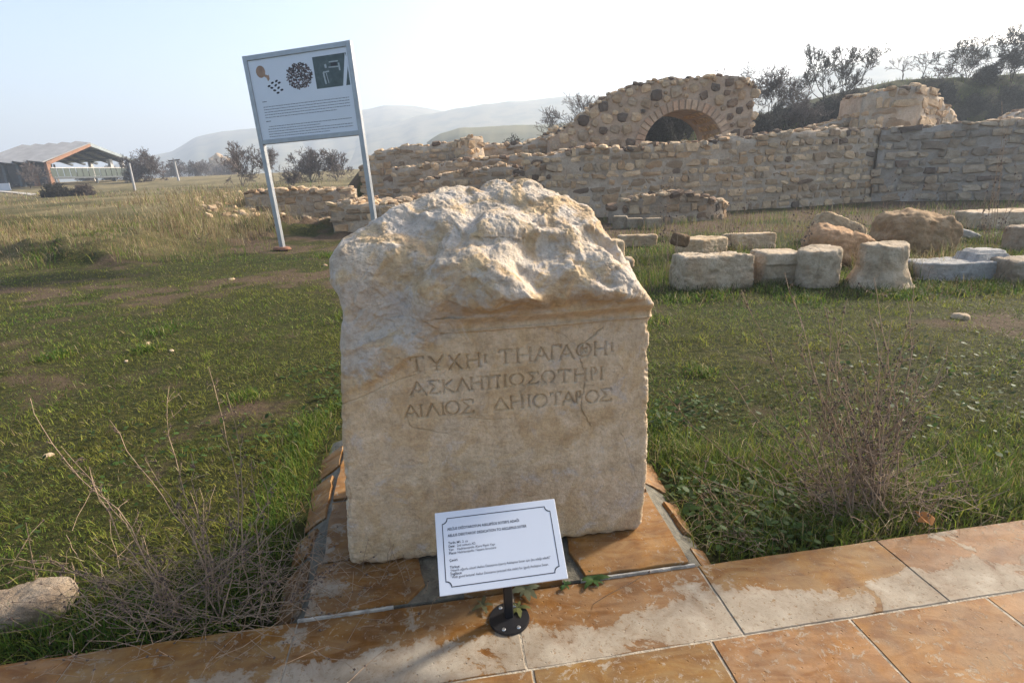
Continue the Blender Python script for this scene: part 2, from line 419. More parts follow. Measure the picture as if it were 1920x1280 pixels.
# ------------------------------------------------------------------ paving (tiles are pieces of it)
TILE_CACHE = {}
def slab_mesh(pts, z0, z1, name='tile', bevel=.003, cuts=0):
    mb = MB(); n = len(pts)
    import bmesh
    bm = bmesh.new()
    lo = [bm.verts.new((p[0], p[1], z0)) for p in pts]; hi = [bm.verts.new((p[0], p[1], z1)) for p in pts]
    bm.faces.new(lo[::-1]); bm.faces.new(hi)
    for i in range(n): j = (i+1) % n; bm.faces.new((lo[i], lo[j], hi[j], hi[i]))
    bmesh.ops.recalc_face_normals(bm, faces=bm.faces[:])
    if bevel: bmesh.ops.bevel(bm, geom=[e for e in bm.edges if e.verts[0].co.z > (z0+z1)/2 and e.verts[1].co.z > (z0+z1)/2], offset=bevel, segments=1, affect='EDGES')
    me = bpy.data.meshes.new(name); bm.to_mesh(me); bm.free(); return me
def rough_poly(pts, amp, step, seed):
    r = random.Random(seed); out = []
    for i in range(len(pts)):
        a = Vector(pts[i]); b = Vector(pts[(i+1) % len(pts)]); L = (b-a).length; k = max(1, int(L/step))
        nrm = Vector((-(b-a).y, (b-a).x)).normalized()
        for j in range(k):
            p = a.lerp(b, j/k)
            if j: p = p + nrm*r.uniform(-amp, amp)
            out.append((p.x, p.y))
    return out
bed = MB(); bed.box((0.3, -.218-1.5, -.0675), (9.0, 3.0, .13))
paving = obj('paving', bed.mesh('paving_bed'), M['joint'], None, SM, (0, 0, SYAW)); paving['kind'] = 'structure'
paving['label'] = 'orange and cream travertine slab path along the lawn'
EDGE = -.213
rows = [(EDGE, -.531, [-2.9, -2.17, -1.432, -.735, .012, .722, 1.468, 2.21, 2.95, 3.7]), (-.537, -1.02, [-2.9, -2.3, -1.75, -1.15, -.55, .028, .606, 1.09, 1.60, 2.15, 2.7, 3.2, 3.7]), (-1.026, -1.5, [-2.9, -2.0, -1.2, -.4, .4, 1.2, 2.0, 2.9, 3.7])]
tr = random.Random(5)
worn = {(0, 3), (0, 4), (0, 5), (0, 2), (1, 5), (1, 9)}
for ri, (va, vb, us) in enumerate(rows):
    for k in range(len(us)-1):
        g = .0022 if ri == 0 else .004
        p = rough_poly([(us[k]+g, vb), (us[k+1]-g, vb), (us[k+1]-g, va), (us[k]+g, va)], .0012, .05, ri*50+k)
        me = slab_mesh(p, -.03, tr.uniform(-.0015, .002), 'tile', .0025)
        w = np.array([((v.co.x*.4) % 1)*0 + (1.0 if (ri == 0 and v.co.y < -.40) else 0.0) for v in me.vertices])
        attr(me, 'wear', w)
        mm = M['tile_orange'] if (ri > 0 and (ri, k) not in worn) else (M['tile_pale'] if (ri, k) in {(0, 5), (0, 6), (0, 7), (0, 8)} else M['tile'])
        o = obj('tile', me, mm, paving); t_ = tr.uniform(.88, 1.1); o.color = (t_, t_*tr.uniform(.96, 1.04), t_*tr.uniform(.9, 1.1), 1)

# ------------------------------------------------------------------ plinth under the stele
plinth = thing('stele_plinth', 'low tiled plinth with sloping cracked tile skirt under the inscribed block', 'plinth', SM, SYAW)
pb = MB()
def frustum(mb, bot, top, z0, z1):
    b = len(mb.v); mb.v += [Vector((*p, z0)) for p in bot]+[Vector((*p, z1)) for p in top]
    n = len(bot); mb.f.append([b+i for i in range(n)][::-1]); mb.f.append([b+n+i for i in range(n)])
    for i in range(n): j = (i+1) % n; mb.f.append([b+i, b+j, b+n+j, b+n+i])
PZ = .012
frustum(pb, [(-.90, -.208), (.90, -.208), (.98, 1.30), (-.98, 1.30)], [(-.715, -.204), (.70, -.204), (.75, 1.15), (-.76, 1.15)], -.12, PZ-.008)
pm = pb.mesh('mortar_bed')
obj('mortar_bed', pm, M['grout'], plinth)
pads = [  # flat tiles on top: polygon in site frame, material, tint
    ([(-.712, -.206), (-.36, -.200), (-.30, -.13), (-.335, .05), (-.715, .05)], 'tile', 1.0),
    ([(-.70, .062), (-.50, .062), (-.50, .47), (-.735, .47)], 'tile_pale', 1.05),
    ([(-.735, .50), (-.60, .50), (-.60, 1.0), (-.755, 1.0)], 'tile_orange', 1.1),
    ([(.29, -.200), (.690, -.206), (.712, .26), (.30, .20), (.26, -.06)], 'tile_orange', 1.15),
    ([(-.16, -.206), (.20, -.206), (.18, -.14), (-.12, -.13)], 'tile', .9),
    ([(.60, .28), (.715, .28), (.735, .9), (.60, .9)], 'tile_orange', 1.0)]
for k, (pp, mn, tint) in enumerate(pads):
    me = slab_mesh(rough_poly(pp, .004, .06, 300+k), -.01, PZ+.006, 'tile', .002); attr(me, 'wear', np.zeros(len(me.vertices)))
    o = obj('tile', me, M[mn], plinth); o.color = (tint, tint, tint, 1)
def skirt(pts3, mn, tint, seed):
    # thin slab on the sloping side; pts given as 3D quad corners
    rs = random.Random(seed*3); P = [Vector(p)+Vector((rs.uniform(-.018, .018), rs.uniform(-.028, .028), rs.uniform(-.004, .012))) for p in pts3]; nrm = (P[1]-P[0]).cross(P[2]-P[0]).normalized()
    if nrm.z < 0: nrm = -nrm
    import bmesh
    bm = bmesh.new(); r = random.Random(seed); ring = []
    for i in range(len(P)):
        a, b = P[i], P[(i+1) % len(P)]; k = max(1, int((b-a).length/.05))
        for j in range(k):
            q = a.lerp(b, j/k)
            if j: q = q + (b-a).normalized().cross(nrm)*r.uniform(-.007, .007)
            ring.append(q)
    lo = [bm.verts.new(q-nrm*.012) for q in ring]; hi = [bm.verts.new(q+nrm*.010) for q in ring]
    bm.faces.new(lo[::-1]); bm.faces.new(hi); n = len(ring)
    for i in range(n): j = (i+1) % n; bm.faces.new((lo[i], lo[j], hi[j], hi[i]))
    bmesh.ops.recalc_face_normals(bm, faces=bm.faces[:])
    me = bpy.data.meshes.new('skirt_tile'); bm.to_mesh(me); bm.free(); attr(me, 'wear', np.zeros(len(me.vertices)))
    o = obj('skirt_tile', me, M[mn], plinth); o.color = (tint, tint*.98, tint*.95, 1); return o
def lx(v, t): a = -.90+(-.98+.90)*(v+.208)/1.508; b = -.715+(-.76+.715)*(v+.204)/1.354; z = -.12+(PZ-.008+.12)*t; return (a+(b-a)*t, v, z)
def rx(v, t): a = .90+(.08)*(v+.208)/1.508; b = .70+(.05)*(v+.204)/1.354; z = -.12+(PZ-.008+.12)*t; return (a+(b-a)*t, v, z)
for k, (v0, v1, t0, t1, mn, tint) in enumerate([(-.19, .10, .15, .86, 'tile', .85), (.13, .33, .2, .8, 'tile_pale', 1.1), (.36, .76, .25, .92, 'tile_pale', 1.35), (.79, 1.06, .3, .9, 'tile_pale', 1.2)]):
    skirt([lx(v0, t0), lx(v0+.02, t1), lx(v1, t1), lx(v1-.03, t0)], mn, tint, 40+k)
for k, (v0, v1, t0, t1, mn, tint) in enumerate([(-.19, -.05, .12, .7, 'tile', 1.15), (.0, .26, .35, .75, 'tile', 1.1), (.34, .62, .3, .9, 'tile_pale', 1.1), (.66, 1.0, .3, .9, 'tile', 1.0)]):
    skirt([rx(v0, t0), rx(v1, t0), rx(v1-.02, t1), rx(v0+.03, t1)], mn, tint, 60+k)
for a, b in (((-.735, -.208), (-.41, -.2065)), ((.27, -.2075), (.712, -.209))):
    me = slab_mesh(rough_poly([(a[0], a[1]-.006), (b[0], b[1]-.006), (b[0], b[1]+.003), (a[0], a[1]+.003)], .0015, .02, int(a[0]*100)), -.012, PZ-.003, 'grout_strip', .0015)
    obj('grout_strip', me, M['whitegrout'], plinth)

# ------------------------------------------------------------------ the inscribed stele
def facept(px, py, dep=0.0):
    d = ray(px, py); o = SM+E2*dep; t = ((o-CAM)@E2)/(d@E2); p = CAM+d*t; return (p-SM)@E1, p[2]
def crop(x, y): return 740+x/4.3636, 620+y/4.3636
LET = {'T': [[(.05, 1), (.95, 1)], [(.5, 1), (.5, 0)], [(.34, 0), (.66, 0)], [(.05, 1), (.05, .88)], [(.95, 1), (.95, .9)]],
 'Y': [[(.0, 1), (.5, .42), (1, 1)], [(.5, .42), (.5, 0)], [(.3, .0), (.7, 0)], [(.3, .3), (.7, .3)]],
 'X': [[(.05, 0), (.9, 1)], [(.1, 1), (.98, 0)], [(0, 0), (.18, 0)]],
 'H': [[(.1, 0), (.1, 1)], [(.9, 0), (.9, 1)], [(.1, .52), (.9, .52)], [(0, 0), (.2, 0)], [(0, 1), (.22, 1)], [(.8, 0), (1, 0)], [(.8, 1), (1, 1)]],
 'i': [[(.5, 0), (.5, 1)], [(.1, 1), (.9, 1)], [(.1, 0), (.9, 0)]],
 'I': [[(.5, 0), (.5, 1)], [(0, 1), (1, 1)], [(0, 0), (1, 0)]],
 'A': [[(0, 0), (.48, 1), (1, 0)], [(.2, .42), (.5, .26), (.78, .44)], [(-.05, 0), (.12, 0)]],
 'G': [[(.15, 0), (.15, 1), (1, 1)], [(0, 0), (.3, 0)], [(1, 1), (1, .86)]],
 'O': 'circle', 'Q': 'theta', 'W': 'omega',
 'S': [[(1, .86), (.95, 1), (.08, 1), (.58, .5), (.05, .03), (.95, 0), (1, .14)]],
 'K': [[(.12, 0), (.12, 1)], [(.95, 1), (.14, .5), (1, 0)], [(0, 0), (.24, 0)], [(0, 1), (.24, 1)]],
 'L': [[(0, 0), (.48, 1), (1, 0)], [(-.04, 0), (.1, 0)]],
 'P': [[(.18, 0), (.18, 1)], [(.82, 0), (.82, 1)], [(0, 1), (1, 1)], [(.06, 0), (.3, 0)], [(.7, 0), (.94, 0)]],
 'R': [[(.2, 0), (.2, 1), (.75, 1), (1, .85), (1, .65), (.75, .5), (.22, .48)], [(0, 0), (.42, 0)]],
 'D': [[(0, .03), (.5, 1), (1, .03), (0, .03)]]}
TXT = [('T',125,245,262,380),('Y',290,400,255,370),('X',440,545,245,360),('H',585,705,235,342),('i',728,758,245,305),('T',850,965,203,315),('H',995,1120,190,300),('A',1145,1260,180,290),('G',1275,1360,165,278),('A',1350,1465,165,275),('Q',1490,1605,150,258),('H',1630,1735,135,245),('i',1765,1790,145,212),
 ('A',130,255,465,570),('S',275,370,455,560),('K',395,475,450,548),('L',510,610,438,535),('H',620,725,425,522),('P',750,865,415,515),('I',893,917,405,500),('W',945,1055,400,495),('S',1085,1175,385,480),('W',1205,1310,375,475),('T',1335,1440,365,465),('H',1465,1570,358,455),('R',1600,1645,345,445),('I',1678,1702,338,438),
 ('A',80,195,655,755),('I',208,232,648,748),('L',262,365,643,740),('I',385,410,635,730),('O',420,530,620,728),('S',545,645,610,718),('D',810,930,595,692),('H',945,1055,575,678),('I',1088,1112,570,668),('O',1135,1245,565,668),('T',1270,1365,548,645),('A',1375,1470,543,640),('R',1480,1520,540,632),('O',1565,1665,532,630),('S',1675,1770,515,618)]
strokes = []        # (x0,z0,x1,z1,halfwidth,depth)
for ch, xa, xb, ya, yb in TXT:
    cx = (xa+xb)/2
    u0_, z0_ = facept(*crop(cx, yb)); u1_, z1_ = facept(*crop(cx, ya))
    ua, _ = facept(*crop(xa, (ya+yb)/2)); ub, _ = facept(*crop(xb, (ya+yb)/2))
    w = ub-ua; h = z1_-z0_; xl = (u0_+u1_)/2-w/2
    sh = LET[ch]
    if isinstance(sh, str):
        N = 22
        if sh == 'omega': P_ = [(.5+.5*math.cos(a), .55+.47*math.sin(a)) for a in np.linspace(rad(-68), rad(248), N)]; sh = [P_, [(.02, 0), (.34, .03)], [(.66, .03), (.98, 0)]]
        else:
            P_ = [(.5+.5*math.cos(a), .5+.5*math.sin(a)) for a in np.linspace(0, 2*math.pi, N)]
            sh = [P_] + ([[(.32, .34), (.68, .66)], [(.32, .66), (.68, .34)], [(.3, .5), (.7, .5)]] if sh == 'theta' else [])
    for si, pl in enumerate(sh):
        for (a, b), (c, d) in zip(pl[:-1], pl[1:]):
            ser = abs(a-c)*w < .022 and abs(b-d) < .05 or (b == d and abs(a-c) < .5)
            strokes.append((xl+a*w, z0_+b*h, xl+c*w, z0_+d*h, .0036 if ser else .0050, .006 if ser else .0095))
cr_px = [(1130, 625), (1112, 640), (1096, 652), (1087, 668), (1088, 684), (1093, 700), (1097, 722), (1094, 740), (1091, 760), (1090, 772), (1098, 790), (1107, 808)]
cracks = [(cr_px, .0028, .007), ([(764, 790), (768, 806), (775, 812), (800, 815), (840, 822)], .0024, .005), ([(640, 770), (700, 745), (735, 728), (780, 712)], .0028, .004), ([(1170, 780), (1160, 810), (1176, 850), (1190, 905)], .0018, .003), ([(640, 890), (660, 940), (650, 990)], .003, .005), ([(880, 792), (930, 796), (960, 794)], .0018, .004), ([(1000, 618), (1060, 640), (1080, 660)], .0014, .003)]
cr_ = random.Random(2)
for pts, hw, dp in cracks:
    q = [facept(*p) for p in pts]
    for (a, b), (c, d) in zip(q[:-1], q[1:]):
        pa = (a, b)
        for j in range(1, 5):
            t = j/4; pb_ = (a+(c-a)*t+cr_.uniform(-.004, .004)*(j < 4), b+(d-b)*t+cr_.uniform(-.003, .003)*(j < 4))
            strokes.append((*pa, *pb_, hw*cr_.uniform(.6, 1.2), dp)); pa = pb_
NU, NF, NM, ND, NB = 500, 430, 40, 230, 30
s = np.linspace(0, 1, NU); s = s - .012*np.sin(2*np.pi*s)         # a little denser at the ends
Lz = ([0, .02, .05, .295, .62, .856, 1.0, 1.05, 1.09, 1.16, 1.22, 1.4], [-.560, -.582, -.588, -.567, -.538, -.511, -.488, -.505, -.528, -.532, -.505, -.46])
Rz = ([0, .02, .05, .25, .49, .80, .895, .915, .96, 1.02, 1.1, 1.4], [.575, .594, .599, .602, .600, .591, .588, .594, .588, .576, .565, .54])
zc_t = ([-.55, -.53, -.505, -.44, -.376, -.255, -.19, -.136, -.07, -.037, .0, .104, .226, .35, .455, .526, .560, .585, .605], [1.13, 1.18, 1.225, 1.255, 1.275, 1.322, 1.352, 1.376, 1.383, 1.380, 1.388, 1.400, 1.392, 1.345, 1.285, 1.19, 1.11, 1.05, 1.01])
uu0 = -.53+1.13*s
zc = np.interp(uu0, *zc_t); yc = .22+.16*np.exp(-((uu0-.05)/.35)**2)
mm_ = sstep(-.26, -.02, uu0)                                  # where the moulding survives
z0 = .905
rows_y, rows_z, rows_t = [], [], []
for v in np.linspace(0, 1, NF, endpoint=False):
    rows_z.append(np.full(NU, .004+(z0-.004)*v)); rows_y.append(np.zeros(NU)); rows_t.append(-1.0+v*0)
zm = np.linspace(0, 1, NM, endpoint=False)
for v in zm:                                                   # fillet then cavetto
    yv = -.012*sstep(0, .10, v) + .007*sstep(.14, .24, v) - .034*sstep(.25, 1.0, v)**1.6
    rows_z.append(np.full(NU, z0+.062*v)); rows_y.append(yv*mm_); rows_t.append(-.5)
zs0 = np.minimum(z0+.062, zc-.004)
for t in np.linspace(0, 1, ND):
    ysh = -.039*mm_ ; a = t*math.pi/2
    zz = zs0+(zc-zs0)*(.55*math.sin(a)**.9+.45*t**.95); yy = ysh+(yc-ysh)*(.55*(1-math.cos(a))+.45*t**1.25)
    rows_z.append(zz); rows_y.append(yy); rows_t.append(t)
for t in np.linspace(0, 1, NB+1)[1:]:
    a = t*math.pi/2
    rows_z.append(zc+( -.03-zc)*t**1.1); rows_y.append(yc+(.60-yc)*math.sin(a)**.7); rows_t.append(2.0)
Z = np.array(rows_z); Y = np.array(rows_y); T = np.array(rows_t)[:, None]+np.zeros((1, NU))
zl = np.clip(Z, 0, None)
isback = T > 1.5
U = np.interp(zl, *Lz)*(1-s)+np.interp(zl, *Rz)*s
# rounded vertical corners
dl = np.minimum(U-U[:, :1], U[:, -1:]-U); rc = .022+.02*np.clip(fbm(U*3, Z*5, 4.0, 3), 0, 1)
e = np.clip(1-dl/rc, 0, 1); Y = Y + np.where(isback, 0, rc*(1-np.sqrt(np.clip(1-e*e, 0, 1))))
# rounded bottom arris
eb = np.clip(1-Z/.035, 0, 1); Y = Y + np.where((T < -.6), .03*(1-np.sqrt(1-eb*eb*.98)), 0)
# broken upper-left: above the line running down to the left edge
line = np.interp(U, [-.6, -.53, -.30, -.162, -.05], [.655, .69, .80, .885, .905])
line = line + .018*fbm(U*7, Z*0, 1.0, 4)
above = Z-line
brk = np.where(T >= 0, 1.0, sstep(-.012, .03, above)*(1-mm_*sstep(z0-.02, z0, Z)))
brk = np.where((T < -.6) & (T > -1.5), sstep(-.012, .03, above)*np.where(U < .0, 1, sstep(.0, -.05, U)), np.where(T < 0, 1-mm_, 1.0))
Y = Y + np.where(T < 0, .05*sstep(0, .22, above)*brk*(1-mm_), .05*(1-mm_)*np.clip(1-np.clip(T, 0, 1)*1.4, 0, 1))*np.where(isback, 0, 1)
# big lumps of the broken top, given as ridge lines seen from the front
def ridge(pts, dep, amp, below, soft):
    q = [facept(x, y, dep) for x, y in pts]; xs = np.array([p[0] for p in q]); zs_ = np.array([p[1] for p in q])
    zr = np.interp(U, xs, zs_) + .012*fbm(U*14, Z*3, 7.7, 3); w = sstep(xs[0]-.07, xs[0]+.03, U)*(1-sstep(xs[-1]-.03, xs[-1]+.07, U))
    d = zr-Z
    return amp*w*sstep(-soft*.3, soft, d)*(1-sstep(below*.5, below, d))
lump = ridge([(785, 530), (815, 496), (830, 464), (882, 460), (905, 476), (954, 498), (1006, 545), (1029, 572), (1085, 572)], .1, .075, .34, .05)
lump = lump + ridge([(905, 458), (980, 468), (1010, 480), (1066, 458), (1110, 462), (1150, 498), (1195, 535)], .18, .060, .24, .05)
lump = lump + ridge([(640, 470), (700, 462), (745, 440), (790, 462), (800, 480)], .12, .02, .25, .03)
lump = lump + ridge([(1090, 520), (1140, 530), (1195, 560)], .08, .03, .12, .03)
lump = lump + ridge([(850, 395), (905, 402), (980, 398), (1050, 410)], .25, .03, .12, .03)
dome = np.where((T >= 0) & ~isback, 1.0, 0)
Y = Y - lump*np.where(isback, 0, np.maximum(dome, brk*.6))*np.clip((Z-.9)*6+.35, 0, 1)*(1-mm_*(1-sstep(.965, 1.05, Z)))
P = np.stack([U, Y, Z], -1)
dv = np.gradient(P, axis=0); du = np.gradient(P, axis=1)
Nn = np.cross(du, dv); Nn /= np.maximum(np.linalg.norm(Nn, axis=-1), 1e-9)[..., None]
x_, y_, z_ = U, Y, Z
big = ridged(x_*4.2, y_*4.2, z_*5.0, 3)*.017 + fbm(x_*2.6+3, y_*2.6, z_*2.6, 3)*.022
mid = ridged(x_*13+.4*fbm(x_*5, z_*5, 0, 2), y_*13, z_*17, 4)*.0065
fac_ = np.abs(fbm(x_*21, y_*21, z_*26, 3))*-.008
fine = fbm(x_*60, y_*60, z_*75, 3)*.0022 + ridged(x_*36, y_*36, z_*50, 2)*.0016
dm = (brk > .02) & (T < 1.5) | (isback & (np.arange(len(Z)) < NF+NM+ND+8)[:, None]); pts_ = np.stack([x_[dm], y_[dm], z_[dm]], -1)
wq = pts_ + .012*np.stack([fbm(pts_[:, 0]*9, pts_[:, 1]*9, pts_[:, 2]*9, 2), fbm(pts_[:, 0]*9+50, pts_[:, 1]*9, pts_[:, 2]*9, 2), fbm(pts_[:, 0]*9, pts_[:, 1]*9+50, pts_[:, 2]*9, 2)], -1)
chip = np.zeros_like(U); chip[dm] = chips(wq, .19, .085, 1, 5) + chips(wq*np.array([1, 1, 1.35]), .085, .075, 2, 5) + chips(pts_, .026, .085, 3, 5) - .0018*np.abs(fbm(pts_[:, 0]*85, pts_[:, 1]*85, pts_[:, 2]*105, 3))
rough_d = big*.30+mid*.16+fac_*.2+fine*.8+chip
smooth_d = fbm(x_*5, z_*5, 1.0, 3)*.0030 + fbm(x_*35, z_*35, 6.0, 3)*.0014 + fbm(x_*120, z_*120, 3.0, 2)*.0007 - .004*np.clip(fbm(x_*18, z_*18, 9.0, 3)-.55, 0, 1)
edge = np.clip(1-dl/.05, 0, 1)
smooth_d = smooth_d + edge*np.minimum(0, fbm(x_*20, y_*20, z_*20, 3))*.014 + eb*fbm(x_*14, y_*14, z_*14, 3)*.012
bk = np.where(isback, .8, brk); rough_d = rough_d*np.where((T >= 0) & ~isback, 1-mm_*.8*(1-sstep(0, .10, T)), 1); disp = rough_d*bk*(1-.75*np.clip(1-dl/.12, 0, 1)) + smooth_d*(1-bk)
# carved letters and cracks (distance to strokes on the face)
gm = np.zeros_like(U)
fr = slice(0, NF+NM)
Uf, Zf = U[fr], Z[fr]; cv = np.zeros_like(Uf)
for (a, b, c, d, hw, dp) in strokes:
    r_ = hw*2.0
    cols = np.where((Uf[:, :].max(0) > min(a, c)-r_) & (Uf.min(0) < max(a, c)+r_))[0]
    rws = np.where((Zf[:, 0] > min(b, d)-r_) & (Zf[:, 0] < max(b, d)+r_))[0]
    if len(cols) == 0 or len(rws) == 0: continue
    sl = np.ix_(range(rws[0], rws[-1]+1), range(cols[0], cols[-1]+1))
    px_, pz_ = Uf[sl], Zf[sl]; vx, vz = c-a, d-b; L2 = vx*vx+vz*vz+1e-12
    t = np.clip(((px_-a)*vx+(pz_-b)*vz)/L2, 0, 1); dd = np.hypot(px_-a-t*vx, pz_-b-t*vz)
    cv[sl] = np.maximum(cv[sl], dp*np.clip(1-(dd/hw)**1.3, 0, 1))
disp[fr] -= cv
P = P + Nn*disp[..., None]
NRW = P.shape[0]
idx = np.arange(NRW*NU).reshape(NRW, NU)
F = np.stack([idx[:-1, :-1], idx[:-1, 1:], idx[1:, 1:], idx[1:, :-1]], -1).reshape(-1, 4)
# end caps: join front and back halves of the outer columns, and the underside
capv = []; caps = []
def cap(col, flip):
    ring = idx[:, col]; n = len(ring); i, j = 0, n-1; tri = []
    while j-i > 1:                                          # zip the profile loop shut
        if P[ring[i+1]//NU, ring[i+1] % NU, 2] <= P[ring[j-1]//NU, ring[j-1] % NU, 2] or j-i < 3: tri.append((ring[i], ring[i+1], ring[j])); i += 1
        else: tri.append((ring[i], ring[j-1], ring[j])); j -= 1
    a = np.array(tri); return a[:, ::-1] if flip else a
caps = np.concatenate([cap(0, True), cap(NU-1, False)])
bot = np.stack([idx[0, :-1], idx[-1, :-1], idx[-1, 1:], idx[0, 1:]], -1)
sme = npmesh('stele', P.reshape(-1, 3), [F, bot, caps]); attr(sme, 'brk', bk)
stele = obj('inscribed_stele', sme, M['stele'], None, S(0, 0, .020), (0, 0, SYAW))
tag(stele, 'large pale limestone block with carved Greek inscription and rough broken top', 'stele')

# ------------------------------------------------------------------ plaque on a short post
PQ = thing('information_plaque', 'small white bilingual plaque with black border on a short black post', 'plaque', (-.05, 1.442, .0), rad(7.45))
obj('base_disc', MB().cyl((0, 0, .002), .069, .007, 40, .067).mesh('base_disc'), M['black'], PQ)
for a in (rad(-62), rad(-118), rad(62), rad(118)):
    o = obj('screw', MB().cyl((.053*math.cos(a), .053*math.sin(a), .0085), .0072, .0035, 12, .005).mesh('screw'), M['chrome'], PQ)
obj('post', MB().box((0, .012, .135), (.030, .030, .262)).mesh('post', .003), M['black'], PQ)
PT = -rad(48.4)
plate = obj('plate', MB().box((0, 0, 0), (.408, .006, .254)).mesh('plate', .0012), M['plaque'], PQ, (-.016, .020, .288), (PT, 0, 0))
obj('bracket', MB().box((.016, .014, -.01), (.06, .02, .09)).mesh('bracket', .002), M['black'], PQ, (-.016, .020, .288), (PT, 0, 0))
bd = MB(); W2, H2, c_, bw = .183, .106, .017, .0026; yf = -.0034
corner = [(-W2+c_, H2), (W2-c_, H2)]
def ring_pts(W, H, c):
    out = []
    for sx, sz, order in ((1, 1, 0), (1, -1, 1), (-1, -1, 0), (-1, 1, 1)):
        arc = [(sx*(W-c*math.cos(a)*1.0), sz*(H-c*math.sin(a))) for a in np.linspace(rad(90), 0, 7)] if False else [(sx*(W-c*math.sin(a)), sz*(H-c*math.cos(a))) for a in np.linspace(rad(90), rad(0), 7)]
        out += arc if order == 0 else arc[::-1]
    return out
ro_, ri_ = ring_pts(W2, H2, c_), ring_pts(W2-bw, H2-bw, c_)
for i in range(len(ro_)):
    j = (i+1) % len(ro_)
    bd.poly([(ro_[i][0], yf, ro_[i][1]), (ro_[j][0], yf, ro_[j][1]), (ri_[j][0], yf, ri_[j][1]), (ri_[i][0], yf, ri_[i][1])])
obj('printed_border', bd.mesh('printed_border'), M['ink'], plate)
def text_mesh(s_, size, width=None, bold=0.0, shear=0.0):
    cu_ = bpy.data.curves.new('txt', 'FONT'); cu_.body = s_; cu_.size = size; cu_.offset = bold; cu_.shear = shear; cu_.resolution_u = 3
    to = bpy.data.objects.new('txt', cu_); COL.objects.link(to)
    bpy.context.view_layer.update()
    me = bpy.data.meshes.new_from_object(to.evaluated_get(bpy.context.evaluated_depsgraph_get()))
    bpy.data.objects.remove(to); bpy.data.curves.remove(cu_)
    co = np.zeros(len(me.vertices)*3, np.float32); me.vertices.foreach_get('co', co); co = co.reshape(-1, 3)
    if len(co) and width: co[:, 0] *= width/max(1e-6, co[:, 0].max())
    out = np.stack([co[:, 0], np.zeros(len(co)), co[:, 1]], -1); me.vertices.foreach_set('co', out.astype(np.float32).ravel()); me.update()
    return me
PL = [("AELİUS DEİOTAROS'UN ASKLEPİOS SOTER'E ADAĞI", -.1665, .0660, .0118, .2395, .0004), ("AELIUS DEIOTAROS' DEDICATION TO ASCLEPIUS SOTER", -.1665, .0455, .0118, .262, .0004),
      ("Tarih:", -.1665, .0230, .0105, .0245, .00035), ("MS. 2. yy", -.139, .0230, .0105, .037, 0), ("Date:", -.1665, .0125, .0105, .021, .00035), ("2nd century AD.", -.139, .0125, .0105, .062, 0),
      ("Yer:", -.1665, .0020, .0105, .017, .00035), ("Hadrianopolis /Kare Planlı Yapı", -.139, .0020, .0105, .123, 0), ("Place:", -.1665, -.0085, .0105, .0245, .00035), ("Hadrianopolis / Square Structure", -.139, -.0085, .0105, .126, 0),
      ("Çeviri:", -.1665, -.0300, .0105, .027, .00035), ("Türkçe:", -.1665, -.0505, .0105, .032, .00035), ("“Hayırlı uğurlu olsun! Aelius Deiotaros (tanrı) Asklepios Soter için (bu adağı adadı)”", -.1665, -.0605, .0105, .325, 0),
      ("İngilizce:", -.1665, -.0705, .0105, .037, .00035), ("“With good fortune! Aelius Deiotaros (erected this stele) for (god) Asclepius Soter.", -.1665, -.0805, .0105, .315, 0)]
for tx, x, z, sz, w, b in PL:
    obj('printed_line', text_mesh(tx, sz, w, b*.4+.00003), M['ink'], plate, (x, -.0036, z))

# ------------------------------------------------------------------ big information board
SB = thing('information_board', 'tall white information board in grey steel frame on two posts', 'signboard', (-4.0518, 12.0, -.05), rad(-15.4))
SW, SH, SZ = 2.507, 1.72, 3.144
lean = rad(-1.6)
piv = bpy.data.objects
def SBp(x, y, z): # lean in the board's plane about its base
    return (x*math.cos(lean)+ (z-SZ)*math.sin(lean), y, SZ + (z-SZ)*math.cos(lean) - x*math.sin(lean))
fw = .10
for sx in (-1, 1):
    o = MB().bar(SBp(sx*(SW/2-fw/2), 0, -.1), SBp(sx*(SW/2-fw/2), 0, SZ+SH/2), fw, .10, (0, 1, 0)); obj('post', o.mesh('post', .006), M['steel'], SB)
for sz in (-1, 1):
    o = MB().bar(SBp(-SW/2+fw, 0, SZ+sz*(SH/2-.05)), SBp(SW/2-fw, 0, SZ+sz*(SH/2-.05)), .094, .098, (0, 1, 0)); obj('cross_bar', o.mesh('cross_bar', .005), M['steel'], SB)
R_l = (0, -(-lean), 0)
pan = obj('panel', MB().box((0, 0, 0), (SW-2*fw+.004, .03, SH-.2+.006)).mesh('panel'), M['panel'], SB, (0, -.012, SZ), (0, lean, 0))
foot = obj('footing', MB().cyl((0, 0, 0), .24, .055, 16, .19).mesh('footing', .01), plain('red_earth_footing', (.22, .10, .055), .95, 0, .3, 12, .5), SB, SBp(-SW/2+fw/2, -.03, 0.0))
foot.location.z = .02; foot.scale = (1, .6, 1)
obj('footing', foot.data, None, SB, SBp(SW/2-fw/2, -.03, 0)).location.z = .02
PF = -.0155
IW, IH = SW-2*fw, SH-.2
def flat_poly(name, pts, mat, y=PF):
    mb = MB(); mb.poly([((x-.5)*IW, y, (.5-z)*IH) for x, z in pts]); return obj(name, mb.mesh(name), mat, pan)
clay = plain('printed_terracotta', (.34, .20, .12), .5, 0, .25, 5)
circ = [(.115+.048*math.cos(a), .148+.075*math.sin(a)) for a in np.linspace(0, 2*math.pi, 24, endpoint=False)]
flat_poly('printed_flask', circ, clay)
flat_poly('printed_flask_neck', [(.135, .205), (.155, .185), (.185, .205), (.192, .19), (.195, .25), (.175, .275), (.165, .232)], clay, PF-.0006)
dr = random.Random(9)
